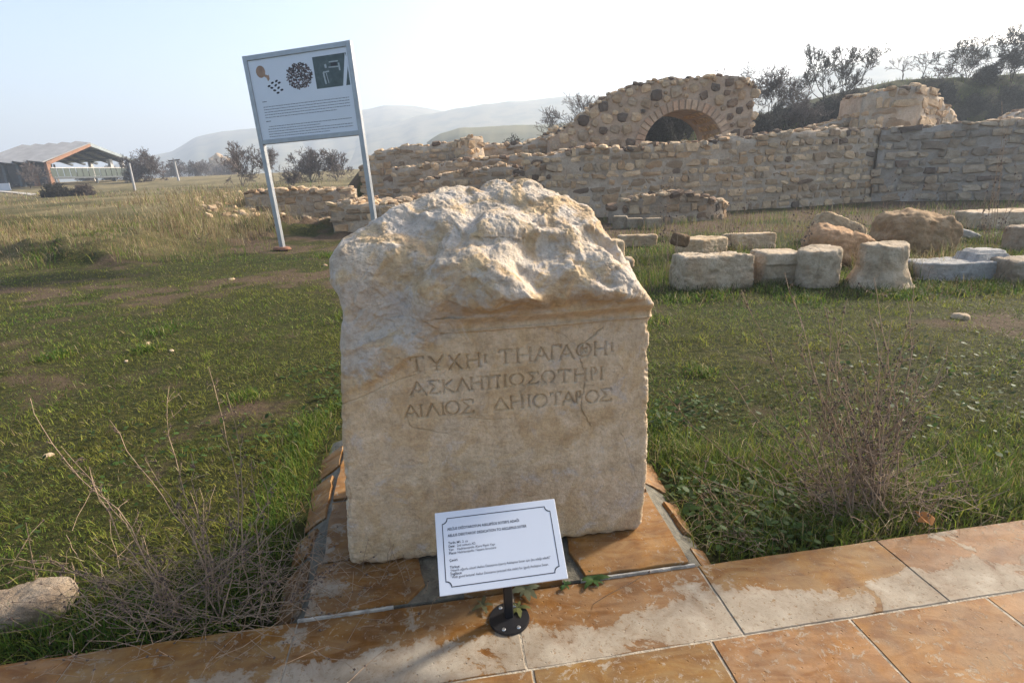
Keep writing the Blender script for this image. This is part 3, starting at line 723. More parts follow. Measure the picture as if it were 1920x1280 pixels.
for (x, z) in [(.175, .335), (.215, .30), (.26, .285), (.20, .36), (.245, .335), (.285, .31), (.225, .395), (.27, .37), (.255, .43), (.30, .40)]:
    a0 = dr.uniform(-.6, .2)
    flat_poly('printed_bead', [(x+.017*math.cos(a)*math.cos(a0)-.010*math.sin(a)*math.sin(a0), z+(.017*math.cos(a)*math.sin(a0)+.010*math.sin(a)*math.cos(a0))*1.35) for a in np.linspace(0, 6.28, 10, endpoint=False)], M['ink'])
seedm = MB(); dr = random.Random(12)
for k in range(520):
    while True:
        x, z = dr.uniform(.36, .63), dr.uniform(.10, .42)
        e_ = ((x-.505)/.135)**2+((z-.26)/.155)**2
        if e_ < 1+dr.uniform(-.15, .12) and (x < .605 or e_ < .9): break
    a0 = dr.uniform(0, 6.28); q = PF-.0003-.0000025*k
    seedm.poly([((x+.0085*math.cos(a+a0)-.5)*IW, q, (.5-z-.0085*1.0*math.sin(a+a0)*dr.uniform(.6, 1.4))*IH) for a in np.linspace(0, 6.28, 6, endpoint=False)])
t = NT('printed_seeds'); wc = t.vor(t.coord('Object'), 26, 'F1', 'Color'); msd = t.done(t.ramp(wc, [(.2, (.018, .011, .010)), (.55, (.06, .032, .026)), (.85, (.20, .14, .13))]), .5)
sd = obj('printed_seed_pile', seedm.mesh('printed_seed_pile'), msd, pan); sd['kind'] = 'stuff'
t = NT('printed_aerial'); cc = t.coord('Object'); nz = t.noise(cc, 7, 8, .7, .6)
aer = t.done(t.ramp(nz, [(.3, (.025, .045, .045)), (.55, (.055, .085, .085)), (.75, (.13, .17, .17))]), .45)
ax0, ax1, az0, az1 = .655, .985, .065, .445
flat_poly('printed_aerial_view', [(ax0, az0), (ax1, az0), (ax1, az1), (ax0, az1)], aer)
lightp = plain('printed_pale_ruin', (.36, .40, .41), .5, 0, .2, 30); whitep = plain('printed_white', (.66, .69, .74), .5, 0, .02, 3)
flat_poly('printed_white_band', [(.985, az0+.05), (.985, az0+.16), (.945, az1), (.915, az1), (.975, az0)], whitep, PF-.0008)
for r_ in ([(.81, .14), (.90, .14), (.90, .155), (.81, .155)], [(.80, .20), (.90, .205), (.90, .22), (.80, .215)], [(.895, .17), (.91, .17), (.912, .26), (.897, .26)], [(.735, .26), (.75, .26), (.76, .40), (.745, .40)], [(.765, .27), (.773, .27), (.785, .39), (.777, .39)], [(.74, .25), (.80, .245), (.80, .262), (.74, .268)], [(.76, .17), (.78, .165), (.785, .21), (.765, .215)]):
    flat_poly('printed_ruin_outline', r_, lightp, PF-.0008)
for r_ in ([(.825, .158), (.885, .158), (.885, .20), (.825, .20)], [(.76, .275), (.765, .275), (.775, .385), (.77, .385)]): flat_poly('printed_dark_room', r_, M['ink'], PF-.0011)
lr = random.Random(4)
def textline(x0, x1, z, h=.0085, mat=M['greyink']):
    mb = MB(); x = x0
    while x < x1:
        w = lr.uniform(.008, .030); xe = min(x1, x+w)
        mb.poly([((x-.5)*IW, PF, (.5-z)*IH), ((xe-.5)*IW, PF, (.5-z)*IH), ((xe-.5)*IW, PF, (.5-z+h)*IH), ((x-.5)*IW, PF, (.5-z+h)*IH)])
        x = xe+lr.uniform(.002, .0045)
    o = obj('printed_line', mb.mesh('printed_line'), mat, pan); o['kind'] = 'stuff'
textline(.075, .12, .525, .009, M['ink']); textline(.075, .125, .775, .009, M['ink'])
for k in range(5): textline(.075, .955 if k < 4 else .82, .592+k*.0335)
for k in range(5): textline(.095 if k == 0 else .08, [.955, .63, .955, .955, .72][k], .845+k*.0325)

# ------------------------------------------------------------------ rubble walls
def stone_variants(n, seed, cuts=2, amp=.16, power=4.0, jitter=.0):
    out = []; g = np.linspace(-1, 1, cuts+1)
    for k in range(n):
        key = {}; V = []; Fc = []
        def vid(p):
            kk = tuple(np.round(p, 4))
            if kk not in key: key[kk] = len(V); V.append(p)
            return key[kk]
        for ax in range(3):
            for sg in (-1, 1):
                for i in range(cuts):
                    for j in range(cuts):
                        q = []
                        for a, b in ((i, j), (i+1, j), (i+1, j+1), (i, j+1)):
                            p = [0, 0, 0]; p[ax] = sg; p[(ax+1) % 3] = g[a]; p[(ax+2) % 3] = g[b]; q.append(vid(tuple(p)))
                        Fc.append(q if sg > 0 else q[::-1])
        V = np.array(V, float); r = (np.abs(V)**power).sum(1)**(1/power); V = V/r[:, None]
        o = seed*13.7+k*5.1
        d = 1+amp*np.stack([perlin(V[:, 0]*1.1+o, V[:, 1]*1.1, V[:, 2]*1.1+7), perlin(V[:, 0]*1.1+o+31, V[:, 1]*1.1, V[:, 2]*1.1), perlin(V[:, 0]*1.1, V[:, 1]*1.1+o, V[:, 2]*1.1)], -1)*1.6
        rj = np.random.default_rng(seed*100+k); V = V*d + rj.uniform(-1, 1, V.shape)*jitter*np.array([1, .45, 1]); V = V/np.abs(V).max(0)
        out.append(npmesh('stone', V, np.array(Fc)))
    return out
STONES = stone_variants(24, 1, 2, .22, 7.0, .24)
COBBLE = stone_variants(16, 2, 2, .24, 2.8, .14)
for me in STONES+COBBLE:
    me.materials.append(M['rubble']); me.polygons.foreach_set('use_smooth', np.zeros(len(me.polygons), bool))
BRICKM = MB().box((0, 0, 0), (2, 2, 2)).mesh('brick', .12); BRICKM.materials.append(M['rubble'])
wr = random.Random(21)
TAN = [(1, .95, .86), (1.1, 1.0, .88), (.82, .74, .64), (1.25, 1.14, 1.0), (.92, .78, .64), (.66, .60, .54), (.8, .78, .76)]
DARK = [(.33, .30, .30), (.42, .36, .34), (.28, .27, .29), (.5, .42, .38)]
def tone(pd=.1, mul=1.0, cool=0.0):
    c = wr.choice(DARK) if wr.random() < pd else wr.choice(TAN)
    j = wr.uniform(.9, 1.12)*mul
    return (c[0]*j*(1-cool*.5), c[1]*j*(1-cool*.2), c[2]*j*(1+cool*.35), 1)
def path_eval(path, d):
    acc = 0
    for a, b in zip(path[:-1], path[1:]):
        L = math.hypot(b[0]-a[0], b[1]-a[1])
        if d <= acc+L or (b is path[-1] or b == path[-1]):
            t = (d-acc)/L; tx, ty = (b[0]-a[0])/L, (b[1]-a[1])/L
            return a[0]+(b[0]-a[0])*t, a[1]+(b[1]-a[1])*t, tx, ty
        acc += L
def path_len(path): return sum(math.hypot(b[0]-a[0], b[1]-a[1]) for a, b in zip(path[:-1], path[1:]))
def rubble_wall(name, label, path, zbase, ztop, thick, ch=.24, sw=.36, dark=.08, cool=0.0, cap=2, cap_r=.15, capdark=.25, jit=.25, mul=1.0, cat='ruined wall', face=True, ends=True, capflat=.45, rag=.11, proud=0.0):
    path = [(float(p[0]), float(p[1])) for p in path]; L = path_len(path); sd_ = wr.uniform(0, 50); rag_ = rag; zt = lambda d: float(np.interp(d/L, *ztop)) + rag_*(mnoise.noise((d*1.1, sd_, .3))+.5*mnoise.noise((d*2.4, sd_, 5.3))+.25*mnoise.noise((d*5.1, sd_, 9.3))); off = lambda d, z: .09*mnoise.noise((d*.7, z*1.1, sd_))
    root = thing(name, label, cat, (path[0][0], path[0][1], zbase)); rx_, ry_ = path[0]
    N = max(4, int(L/.16)); Mz = 12; Mt = 5
    sec = []
    for i in range(N+1):
        d = L*i/N; x, y, tx, ty = path_eval(path, d); nx, ny = -ty, tx           # back direction
        h = zt(d); row = []
        for k in range(Mz+1): zz_ = zbase+(h-.05-zbase)*k/Mz; oo = off(d, zz_); row.append((x+nx*oo, y+ny*oo, zz_))
        for k in range(1, Mt+1): row.append((x+nx*thick*k/Mt, y+ny*thick*k/Mt, h-.05+.03*math.sin(k*2.1+i)))
        for k in (1, 2, 3): row.append((x+nx*thick, y+ny*thick, h-.05+(zbase-h+.05)*k/3))
        sec.append(row)
    A = np.array(sec); K = A.shape[1]
    nz = fbm(A[..., 0]*2.3, A[..., 1]*2.3, A[..., 2]*2.3, 4)
    A[..., 1] += nz*.045; A[..., 0] += fbm(A[..., 0]*2.3, A[..., 1]*2.3, A[..., 2]*2.3+40, 3)*.04
    A[:, Mz:Mz+Mt+1, 2] += nz[:, Mz:Mz+Mt+1]*.06
    A -= np.array([rx_, ry_, zbase])
    id_ = np.arange((N+1)*K).reshape(N+1, K)
    Fq = np.stack([id_[:-1, :-1], id_[1:, :-1], id_[1:, 1:], id_[:-1, 1:]], -1).reshape(-1, 4)
    me = npmesh('core', A.reshape(-1, 3), [Fq])
    if ends:
        import bmesh
        bm = bmesh.new(); bm.from_mesh(me); bm.verts.ensure_lookup_table()
        for r_, fl in ((id_[0], False), (id_[-1], True)):
            try: bm.faces.new([bm.verts[i] for i in (r_[::-1] if fl else r_)])
            except Exception: pass
        bm.to_mesh(me); bm.free()
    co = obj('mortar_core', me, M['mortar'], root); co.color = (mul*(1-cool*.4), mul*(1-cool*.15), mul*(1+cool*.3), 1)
    if face:
        z = zbase
        row = 0
        while True:
            hh = ch*wr.uniform(.72, 1.3); d = -sw*wr.random()*.5
            if z+hh*.5 > max(zt(L*i/8) for i in range(9)): break
            while d < L:
                w = sw*wr.choice((.45, .6, .75, .9, 1.05, 1.3, 1.7))*wr.uniform(.9, 1.1)
                dm = d+w/2
                if 0 < dm < L and z+hh*.75 < zt(dm) and wr.random() > .06:
                    x, y, tx, ty = path_eval(path, dm)
                    hs = hh*wr.uniform(.62, 1.08); pr = proud+wr.uniform(-.08, -.03)-off(dm, z+hh/2)
                    o = obj('stone', wr.choice(STONES), None, root, (x-rx_+ty*pr, y-ry_-tx*pr, z-zbase+hh/2+wr.uniform(-.035, .035)), (wr.uniform(-.08, .08), wr.uniform(-.12, .12), math.atan2(ty, tx)+wr.uniform(-.1, .1)), (w*.52, .10, hs*.53))
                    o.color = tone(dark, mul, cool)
                d += w
            z += hh; row += 1
    if cap:
        for k in range(cap):
            d = wr.uniform(0, cap_r)
            while d < L:
                x, y, tx, ty = path_eval(path, d); f_ = (k+.4+wr.uniform(-.25, .25))/cap*thick; r_ = cap_r*wr.uniform(.6, 1.4)
                o = obj('cap_stone', wr.choice(COBBLE), None, root, (x-ty*f_-rx_, y+tx*f_-ry_, zt(d)-zbase-.05+wr.uniform(-.02, .05)), (wr.uniform(-jit, jit), wr.uniform(-jit, jit), wr.uniform(0, 6.28)), (r_, r_*wr.uniform(.6, .9), r_*capflat*wr.uniform(.7, 1.3)))
                o.color = tone(capdark, mul*1.05, cool*.5); d += r_*wr.uniform(1.5, 2.2)
    return root
def pxy(px, py, Y): p = atY(px, py, Y); return (p[0], p[1])
def zat(px, py, Y): return float(atY(px, py, Y)[2])
rubble_wall('ruined_wall', 'long coursed rubble wall with ragged top in front of the arch', [pxy(985, 300, 17.0), pxy(1250, 300, 17.2), pxy(1500, 300, 17.8), pxy(1645, 280, 18.6)], -.1,
    ([0, .12, .3, .5, .75, 1], [zat(985, 290, 17), zat(1060, 281, 17), zat(1150, 276, 17.1), zat(1300, 263, 17.3), zat(1470, 245, 17.7), zat(1645, 236, 18.6)]), .9, .235, .37, .05, 0, 3, .15, .3)
rubble_wall('ruined_wall', 'shaded blue-grey rubble wall running out of the picture at the right', [pxy(1648, 280, 18.5), pxy(1800, 270, 17.6), pxy(2010, 250, 16.4)], -.1,
    ([0, .3, 1], [zat(1648, 240, 18.5), zat(1740, 234, 18), zat(1990, 219, 16.5)]), .9, .27, .42, .05, .22, 3, .13, .2, .2, .95, proud=.03)  # cool tint paints the bluish shade of this wall into its stones
rubble_wall('ruined_wall', 'low coursed stub wall stepping down left of the square ruin tower', [pxy(1528, 230, 20.2), pxy(1625, 230, 20.4)], 1.2, ([0, .35, .8, 1], [zat(1530, 238, 20.2), zat(1560, 222, 20.2), zat(1600, 214, 20.3), zat(1620, 205, 20.3)]), .8, .22, .4, .03, 0, 2, .13, .1)
rubble_wall('ruined_tower', 'square tower stub of large courses with sunlit ragged right side', [pxy(1613, 200, 19.8), pxy(1722, 200, 19.6), pxy(1800, 200, 21.6)], 1.6,
    ([0, .06, .3, .5, .6, .85, 1], [zat(1618, 172, 19.8), zat(1625, 168, 19.8), zat(1660, 164, 19.7), zat(1715, 164, 19.6), zat(1740, 176, 20), zat(1775, 200, 21), zat(1785, 224, 21.4)]), 1.5, .33, .58, .02, 0, 4, .16, .08, .15, 1.08)
rubble_wall('ruined_wall', 'small rounded wall end rising above the right-hand wall at the picture edge', [pxy(1890, 230, 21), pxy(1985, 230, 21)], 2.0, ([0, .3, 1], [zat(1892, 225, 21), zat(1915, 210, 21), zat(1985, 204, 21)]), .8, .25, .4, .02, 0, 2, .13, .1)
# left complex
rubble_wall('ruined_wall', 'low rubble footing beside the left sign post', [gnd(392, 442)[:2], gnd(470, 430)[:2], gnd(600, 412)[:2]], -.15, ([0, .5, 1], [.18, .36, .5]), 1.0, .2, .3, .04, 0, 5, .15, .12, .35)
rubble_wall('ruined_wall', 'rubble wall behind the low footing between the sign posts', [pxy(462, 385, 18.5), pxy(560, 375, 18.6), pxy(660, 372, 18.8)], -.15, ([0, .4, 1], [zat(470, 362, 18.5), zat(560, 358, 18.5), zat(650, 352, 18.5)]), 1.3, .22, .32, .06, 0, 5, .16, .2, .35, .9)
rubble_wall('ruined_pier', 'square-cut rubble pier behind the right sign post', [pxy(622, 400, 14.6), pxy(742, 400, 14.4)], -.1, ([0, .1, 1], [zat(625, 384, 14.6), zat(640, 378, 14.6), zat(740, 382, 14.5)]), 2.1, .21, .34, .05, 0, 9, .15, .2, .3, .92)
rubble_wall('ruined_wall', 'rubble wall running behind the stele top from the square pier', [pxy(745, 400, 15.4), pxy(880, 390, 15.6), pxy(1010, 390, 16.0)], -.1, ([0, .3, 1], [zat(745, 378, 15.4), zat(800, 372, 15.5), zat(1000, 366, 16)]), 1.3, .2, .34, .1, 0, 6, .16, .3, .35, .85)
rubble_wall('ruined_wall', 'middle terrace wall with ragged top above the stele', [pxy(790, 345, 18.6), pxy(900, 340, 18.4), pxy(1010, 335, 18.2)], -.1, ([0, .2, .6, 1], [zat(790, 336, 18.6), zat(830, 322, 18.5), zat(900, 312, 18.4), zat(1000, 312, 18.2)]), .9, .22, .36, .06, 0, 4, .16, .15, .35, .95)
rubble_wall('ruined_wall', 'stepped wall below the back wall with long courses', [pxy(735, 320, 20.6), pxy(860, 310, 20.4), pxy(1030, 300, 20.2)], .2, ([0, .25, .5, 1], [zat(740, 318, 20.6), zat(790, 306, 20.5), zat(860, 298, 20.4), zat(1000, 292, 20.2)]), .8, .2, .5, .03, 0, 3, .14, .15, .3, 1.0)
rubble_wall('ruined_wall', 'back wall sloping up from the green bank behind the sign', [pxy(676, 310, 22.4), pxy(800, 290, 22.2), pxy(1060, 290, 22.0)], .4, ([0, .06, .14, .45, .7, .85, 1], [zat(676, 316, 22.4), zat(695, 290, 22.4), zat(730, 279, 22.3), zat(850, 266, 22.2), zat(930, 272, 22.1), zat(985, 262, 22.1), zat(1060, 236, 22)]), .9, .22, .42, .03, 0, 3, .16, .1, .3, 1.05)
rubble_wall('ruined_pillar', 'short square masonry stub standing on the back wall', [pxy(852, 280, 21.3), pxy(880, 280, 21.0), pxy(908, 280, 21.5)], 1.6, ([0, .5, 1], [zat(852, 262, 21.3), zat(880, 260, 21.2), zat(908, 258, 21.4)]), .55, .24, .34, 0, 0, 3, .12, 0, .1, 1.1)
rubble_wall('ruined_wall', 'dark burnt rubble end where the long wall breaks off', [pxy(945, 345, 17.2), pxy(1000, 340, 16.9), pxy(1060, 330, 17.2)], .2, ([0, .3, .7, 1], [zat(945, 338, 17.2), zat(965, 322, 17.1), zat(1010, 305, 17), zat(1050, 300, 17.2)]), .9, .26, .34, .6, 0, 4, .18, .6, .4, .8)
rb = thing('rubble_bank', 'crumbling bank of loose rubble spreading around the board legs', 'rubble', (*pxy(520, 425, 15.5), -.05))
rbl = random.Random(77)
for k in range(280):
    px = rbl.gauss(520, 80); px = min(max(px, 375), 720); py = rbl.uniform(392, 446)-(px-400)*.06; p = gnd(px, py, .0); r_ = rbl.uniform(.06, .2)*(.7 if k % 3 else 1.1)
    o = obj('stone', rbl.choice(COBBLE), None, rb, (p[0]-rb.location.x, p[1]-rb.location.y, .05+float(terrain(p[0], p[1]))+r_*.15), (rbl.uniform(-.4, .4), rbl.uniform(-.4, .4), rbl.uniform(0, 6.28)), (r_, r_*rbl.uniform(.6, .9), r_*rbl.uniform(.4, .8))); o.color = tone(.06)
# curved apse wall with grey kerb stones
cx_, cy_ = pxy(1245, 380, 15.6)
apse = [(cx_+1.75*math.cos(a), cy_+.9*math.sin(a)) for a in np.linspace(rad(200), rad(345), 9)]
rubble_wall('curved_wall', 'low curved apse wall with rubble top at the foot of the long wall', apse, -.1, ([0, .3, .6, 1], [.45, .72, .66, .4]), .8, .24, .36, .2, 0, 4, .17, .4, .35, .8)
kerb = thing('kerb_stones', 'short curved row of smooth grey kerb stones before the apse', 'kerb', (*pxy(1185, 405, 13.6), -.06))
for k, (px, py, w) in enumerate([(1163, 398, .36), (1190, 408, .40), (1225, 411, .40)]):
    x, y = pxy(px, py, 13.8-.2*k); b_ = kerb.location
    o = obj('kerb_stone', MB().box((0, 0, .16), (w, .28, .34 if k == 0 else .24)).mesh('kerb_stone', .02, 2), M['fallen'], kerb, (x-b_.x, y-b_.y, -.02), (0, 0, -.3+.1*k)); o.color = (.62, .63, .64, 1)

# ------------------------------------------------------------------ arch
AY = 20.6
arch = thing('ruined_arch', 'ruined rubble arch wall with dark field stones and brick ring', 'arch', (*pxy(1290, 270, AY), 1.0))
ax_, ay_ = arch.location.x, arch.location.y
def AL(px, py): p = atY(px, py, AY); return p[0]-ax_, p[2]-1.0
top_px = [(1030, 262), (1050, 248), (1080, 226), (1110, 202), (1140, 180), (1170, 165), (1205, 156), (1250, 150), (1300, 146), (1350, 143), (1385, 143), (1400, 150), (1413, 160)]
topl = [AL(*p) for p in top_px]
acx, acz = AL(1280, 270); aR = abs(AL(1352, 270)[0]-acx); aRz = AL(1280, 206)[1]-acz
opening = [(acx+aR*math.cos(a), acz+aRz*math.sin(a)) for a in np.linspace(math.pi, 0, 26)]
rgt = AL(1416, 262)[0]
outline = [(topl[0][0], -.6)] + topl + [(rgt, -.6), (acx+aR, -.6)] + opening[::-1] + [(acx-aR, -.6)]
ATH = 2.5
import bmesh
bm = bmesh.new()
fr_ = [bm.verts.new((p[0], 0, p[1])) for p in outline]; f_ = bm.faces.new(fr_)
ex = bmesh.ops.extrude_face_region(bm, geom=[f_]); bmesh.ops.translate(bm, vec=(0, ATH, 0), verts=[v for v in ex['geom'] if isinstance(v, bmesh.types.BMVert)])
bmesh.ops.triangulate(bm, faces=bm.faces[:]); bmesh.ops.recalc_face_normals(bm, faces=bm.faces[:])
bmesh.ops.subdivide_edges(bm, edges=[e for e in bm.edges if e.calc_length() > .35], cuts=2)
me = bpy.data.meshes.new('core'); bm.to_mesh(me); bm.free()
co = obj('mortar_core', me, M['mortar'], arch); co.color = (1.08, 1.0, .95, 1)
ar = random.Random(33); placed = []
tx_ = np.array([p[0] for p in topl]); tz_ = np.array([p[1] for p in topl])
for size in (.21, .17, .14, .11, .085):
    for k in range(1500):
        if len(placed) > 290: break
        x = ar.uniform(tx_[0], rgt); z = ar.uniform(-.2, tz_.max()); r_ = size*ar.uniform(.85, 1.15)
        if z+r_ > np.interp(x, tx_, tz_)+.02: continue
        if x+r_*.9 > rgt+.03 or x-r_ < tx_[0]: continue
        if ((x-acx)/(aR+.34+r_*.8))**2+((z-acz)/(aRz+.34+r_*.8))**2 < 1 and z > -.3: continue
        if any((x-q[0])**2+((z-q[1])*1.1)**2 < ((r_+q[2])*1.0)**2 for q in placed): continue
        placed.append((x, z, r_))
for x, z, r_ in placed:
    o = obj('stone', ar.choice(COBBLE), None, arch, (x, -.01+ar.uniform(-.015, .03), z), (ar.uniform(-.15, .15), ar.uniform(-.5, .5), ar.uniform(-.15, .15)), (r_*ar.uniform(.88, 1.1), .10, r_*ar.uniform(.75, 1.0)))
    right = x > acx+aR*.9
    o.color = tone(.62 if (right and z < tz_.max()-.5) else .16)
for k in range(22):                                         # brick / stone ring of the arch
    a = math.pi*(k+.5)/22; r1 = .17
    bx_, bz_ = acx+(aR+r1)*math.cos(a), acz+(aRz+r1)*math.sin(a)
    o = obj('voussoir', BRICKM, None, arch, (bx_, .06, bz_), (0, math.atan2(math.cos(a)*aRz, math.sin(a)*aR), 0), (.085*ar.uniform(.85, 1.05), .12, .165))
    c = ar.choice([(1.15, .95, .88), (1.0, .85, .80), (1.2, 1.08, 1.02), (.95, .86, .84)]); o.color = (*c, 1)
for x in np.arange(tx_[0]+.05, rgt-.05, .11):                   # ragged top
    for dpt in (.05, .45, .9, 1.4):
        if ar.random() < .25: continue
        r_ = ar.uniform(.09, .17); sl = (np.interp(x+.1, tx_, tz_)-np.interp(x-.1, tx_, tz_))/.2
        o = obj('cap_stone', ar.choice(COBBLE), None, arch, (x+ar.uniform(-.06, .06), dpt+ar.uniform(-.1, .15), np.interp(x, tx_, tz_)+ar.uniform(-.05, .035)), (ar.uniform(-.2, .2), -math.atan(sl)+ar.uniform(-.2, .2), ar.uniform(0, 6.28)), (r_, r_*.75, r_*.5)); o.color = tone(.2)
for row in range(4):                                        # masonry seen inside the arch
    for k in range(5):
        a = rad(12+row*17); x = acx+(aR-.015)*math.cos(a); z = acz+(aRz-.015)*math.sin(a)
        o = obj('soffit_stone', ar.choice(STONES), None, arch, (x, .25+k*.36, z), (0, math.atan2(math.cos(a)*aRz, math.sin(a)*aR), 0), (.12, .165, .04)); o.color = (1.05, .88, .62, 1)  # orange tint paints bounced light into the soffit stones

# ------------------------------------------------------------------ fallen blocks
def cube_sphere(n):
    g = np.linspace(-1, 1, n+1); V = []; key = {}; Fc = []
    def vid(p):
        kk = (round(p[0], 5), round(p[1], 5), round(p[2], 5))
        if kk not in key: key[kk] = len(V); V.append(p)
        return key[kk]
    for ax in range(3):
        for sg in (-1, 1):
            for i in range(n):
                for j in range(n):
                    q = []
                    for a, b in ((i, j), (i+1, j), (i+1, j+1), (i, j+1)):
                        p = [0, 0, 0]; p[ax] = sg; p[(ax+1) % 3] = g[a]; p[(ax+2) % 3] = g[b]; q.append(vid(tuple(p)))
                    Fc.append(q if sg > 0 else q[::-1])
    return np.array(V, float), np.array(Fc)
CSV, CSF = cube_sphere(30); CSV_S, CSF_S = cube_sphere(9)
def vnormals(V, Fq):
    n = np.zeros_like(V); fn = np.cross(V[Fq[:, 2]]-V[Fq[:, 0]], V[Fq[:, 3]]-V[Fq[:, 1]])
    for k in range(4): np.add.at(n, Fq[:, k], fn)
    return n/np.maximum(np.linalg.norm(n, axis=1), 1e-9)[:, None]
def rock_mesh(size, power, amp, seed, top_amp=1.0, fn=None, small=False, freq=2.2):
    V0, Fq = (CSV_S, CSF_S) if small else (CSV, CSF)
    V = V0/((np.abs(V0)**power).sum(1)**(1/power))[:, None]
    V = V*np.array(size)/2
    if fn is not None: V = fn(V)
    n = vnormals(V, Fq); s0 = seed*7.3; L = float(np.mean(size)); k = freq/L
    d = fbm(V[:, 0]*k+s0, V[:, 1]*k, V[:, 2]*k, 3)*amp*L + ridged(V[:, 0]*k*2.6, V[:, 1]*k*2.6+s0, V[:, 2]*k*2.6, 3)*amp*.35*L + fbm(V[:, 0]*k*9+s0, V[:, 1]*k*9, V[:, 2]*k*9, 3)*.007*L + np.minimum(0, fbm(V[:, 0]*k*4, V[:, 1]*k*4+s0, V[:, 2]*k*4, 3)+.1)*.045*L
    d = d*np.where(n[:, 2] > .5, top_amp, 1.0)
    if not small and L < 3: d = d*.7 + chips(V/L+seed, .30, .09, seed, 4)*L*min(1, amp/.03) + chips(V/L+seed, .09, .09, seed+9, 4)*L*min(1.2, amp/.02)
    return npmesh('rock', V+n*d[:, None], Fq)
def rock(name, label, px, pybase, size, power=5, amp=.05, seed=1, rz=0.0, tilt=(0, 0), mat='fallen', tint=(1, 1, 1), sink=.04, cat='stone block', group=None, fn=None, Y=None, top_amp=1.0, zb=None, small=False):
    p = gnd(px, pybase, -.055) if Y is None else atY(px, pybase, Y)
    z = (-.055 if zb is None else zb)
    y = p[1]+size[1]*.5*.8
    x = p[0]*(y/p[1]) if Y is None else p[0]
    o = obj(name, rock_mesh(size, power, amp, seed, top_amp, fn, small), M[mat], None, (x, y, z+size[2]/2-sink), (tilt[0], tilt[1], rz)); o.color = (*tint, 1)
    if label: tag(o, label, cat, group)
    return o
def cyl(V):
    V = V.copy(); a, b = np.abs(V[:, 0]).max(), np.abs(V[:, 1]).max(); x, y = V[:, 0]/a, V[:, 1]/b
    k = np.maximum(np.abs(x), np.abs(y))/np.maximum(np.hypot(x, y), 1e-6); V[:, 0] *= k; V[:, 1] *= k; return V
rock('limestone_block', 'long rough-topped limestone block at the front left of the fallen stones', 1330, 542, (.90, .52, .44), 14, .020, 1, .10, (-.06, .02), top_amp=2.2)
def mould(V):
    V = V.copy(); zz = V[:, 2]; f = (V[:, 1] < 0)
    prof = np.interp(zz, [-.22, -.12, -.10, .0, .07, .085, .10, .22], [-.0, -.0, .025, .045, .04, .07, .055, .045])
    V[:, 1] -= prof*sstep(.05, -.1, V[:, 1]); V[:, 0] *= 1+.10*prof/.05*.6; return V
rock('moulded_block', 'small cornice block with horizontal mouldings between two drum-like stones', 1450, 533, (.50, .42, .44), 16, .008, 2, .06, (0, .03), fn=mould)
rock('limestone_drum', 'short rounded limestone drum beside the cornice block', 1528, 541, (.50, .48, .50), 14, .014, 3, .3, (0, -.03), fn=lambda V: (lambda Q: np.stack([Q[:, 0], Q[:, 1], Q[:, 2]+.05*Q[:, 0]*(Q[:, 2] > 0)], -1))(cyl(V)))
def flare(V):
    V = cyl(V); k = np.interp(V[:, 2], [-.27, -.20, -.18, -.12, 0, .25], [1.18, 1.18, 1.10, 1.02, .84, .80]); V = V.copy(); V[:, 0] *= k; V[:, 1] *= k; V[:, 2] += .03*np.abs(V[:, 0])/.3*(V[:, 2] > .15); return V
rock('column_base', 'flared limestone column base with a groove near its foot', 1644, 545, (.64, .60, .54), 14, .012, 4, .2, (0, 0), fn=flare)
def marb(V):
    V = V.copy(); up = V[:, 2] > .02
    V[:, 2] += np.where(up & (V[:, 0] > .12) & (V[:, 1] > -.12), .075, 0); V[:, 2] += np.where(up & (V[:, 0] > .2) & (V[:, 1] > -.05), .03, 0)
    V[:, 1] += np.where(V[:, 0] < -.25, (-.25-V[:, 0])*.5, 0); V[:, 0] += np.where((V[:, 0] > .35) & (V[:, 2] < 0), -.08, 0); return V
rock('marble_slab', 'pale grey marble slab fragment with a stepped moulding on its right end', 1790, 526, (1.02, .46, .26), 14, .010, 5, -.05, (0, -.02), 'marble', fn=marb)
rock('limestone_block', 'grey block cut by the right picture edge in the front row', 1915, 532, (.62, .5, .30), 10, .02, 6, -.1, (0, .03), tint=(.72, .74, .78))
rock('limestone_slab', 'pale slab behind the rough block with a small dark stone on top', 1312, 486, (.62, .62, .36), 14, .016, 7, .5, (-.04, 0), tint=(1.15, 1.1, 1.0))
rock('dark_stone', 'small dark cube-like stone lying on a pale slab', 1279, 437, (.235, .2, .19), 5, .05, 8, .5, (.1, .2), tint=(.32, .27, .22), Y=8.2, zb=.275, cat='stone', small=True)
rock('limestone_slab', 'flat-topped pale slab with dark underside behind the cornice block', 1400, 468, (.78, .62, .30), 12, .012, 9, .05, (-.12, .02), tint=(1.15, 1.1, 1.02))
rock('limestone_drum', 'pale squared drum half hidden behind the right edge of the stele', 1140, 497, (.44, .42, .42), 10, .014, 10, .1, (0, 0), tint=(1.2, 1.15, 1.05))
rock('rounded_stone', 'small rounded pale stone at the foot of the squared drum', 1176, 502, (.20, .2, .2), 2.6, .05, 11, .1, tint=(1.1, 1.08, 1.05), cat='stone', small=True)
rock('limestone_slab', 'thin dished slab lying behind the squared drum', 1194, 462, (.72, .5, .24), 12, .02, 12, -.1, (-.1, 0), tint=(.95, .9, .82))
rock('boulder', 'pitted brown boulder between the drum and the column base', 1567, 500, (.92, .65, .54), 3.6, .06, 13, .2, (0, .25), tint=(.95, .74, .58), cat='boulder')
def dish(V):
    V = V.copy(); r_ = np.hypot(V[:, 0]-.05, V[:, 1]*1.3); V[:, 2] -= np.where(V[:, 2] > 0, .16*np.exp(-(r_/.18)**2), 0); return V
rock('hollow_stone', 'tilted stone with a hollowed top leaning at the back of the pile', 1566, 452, (.88, .55, .42), 6, .04, 14, -.25, (-.3, .42), tint=(.95, .88, .76), fn=dish, cat='stone')
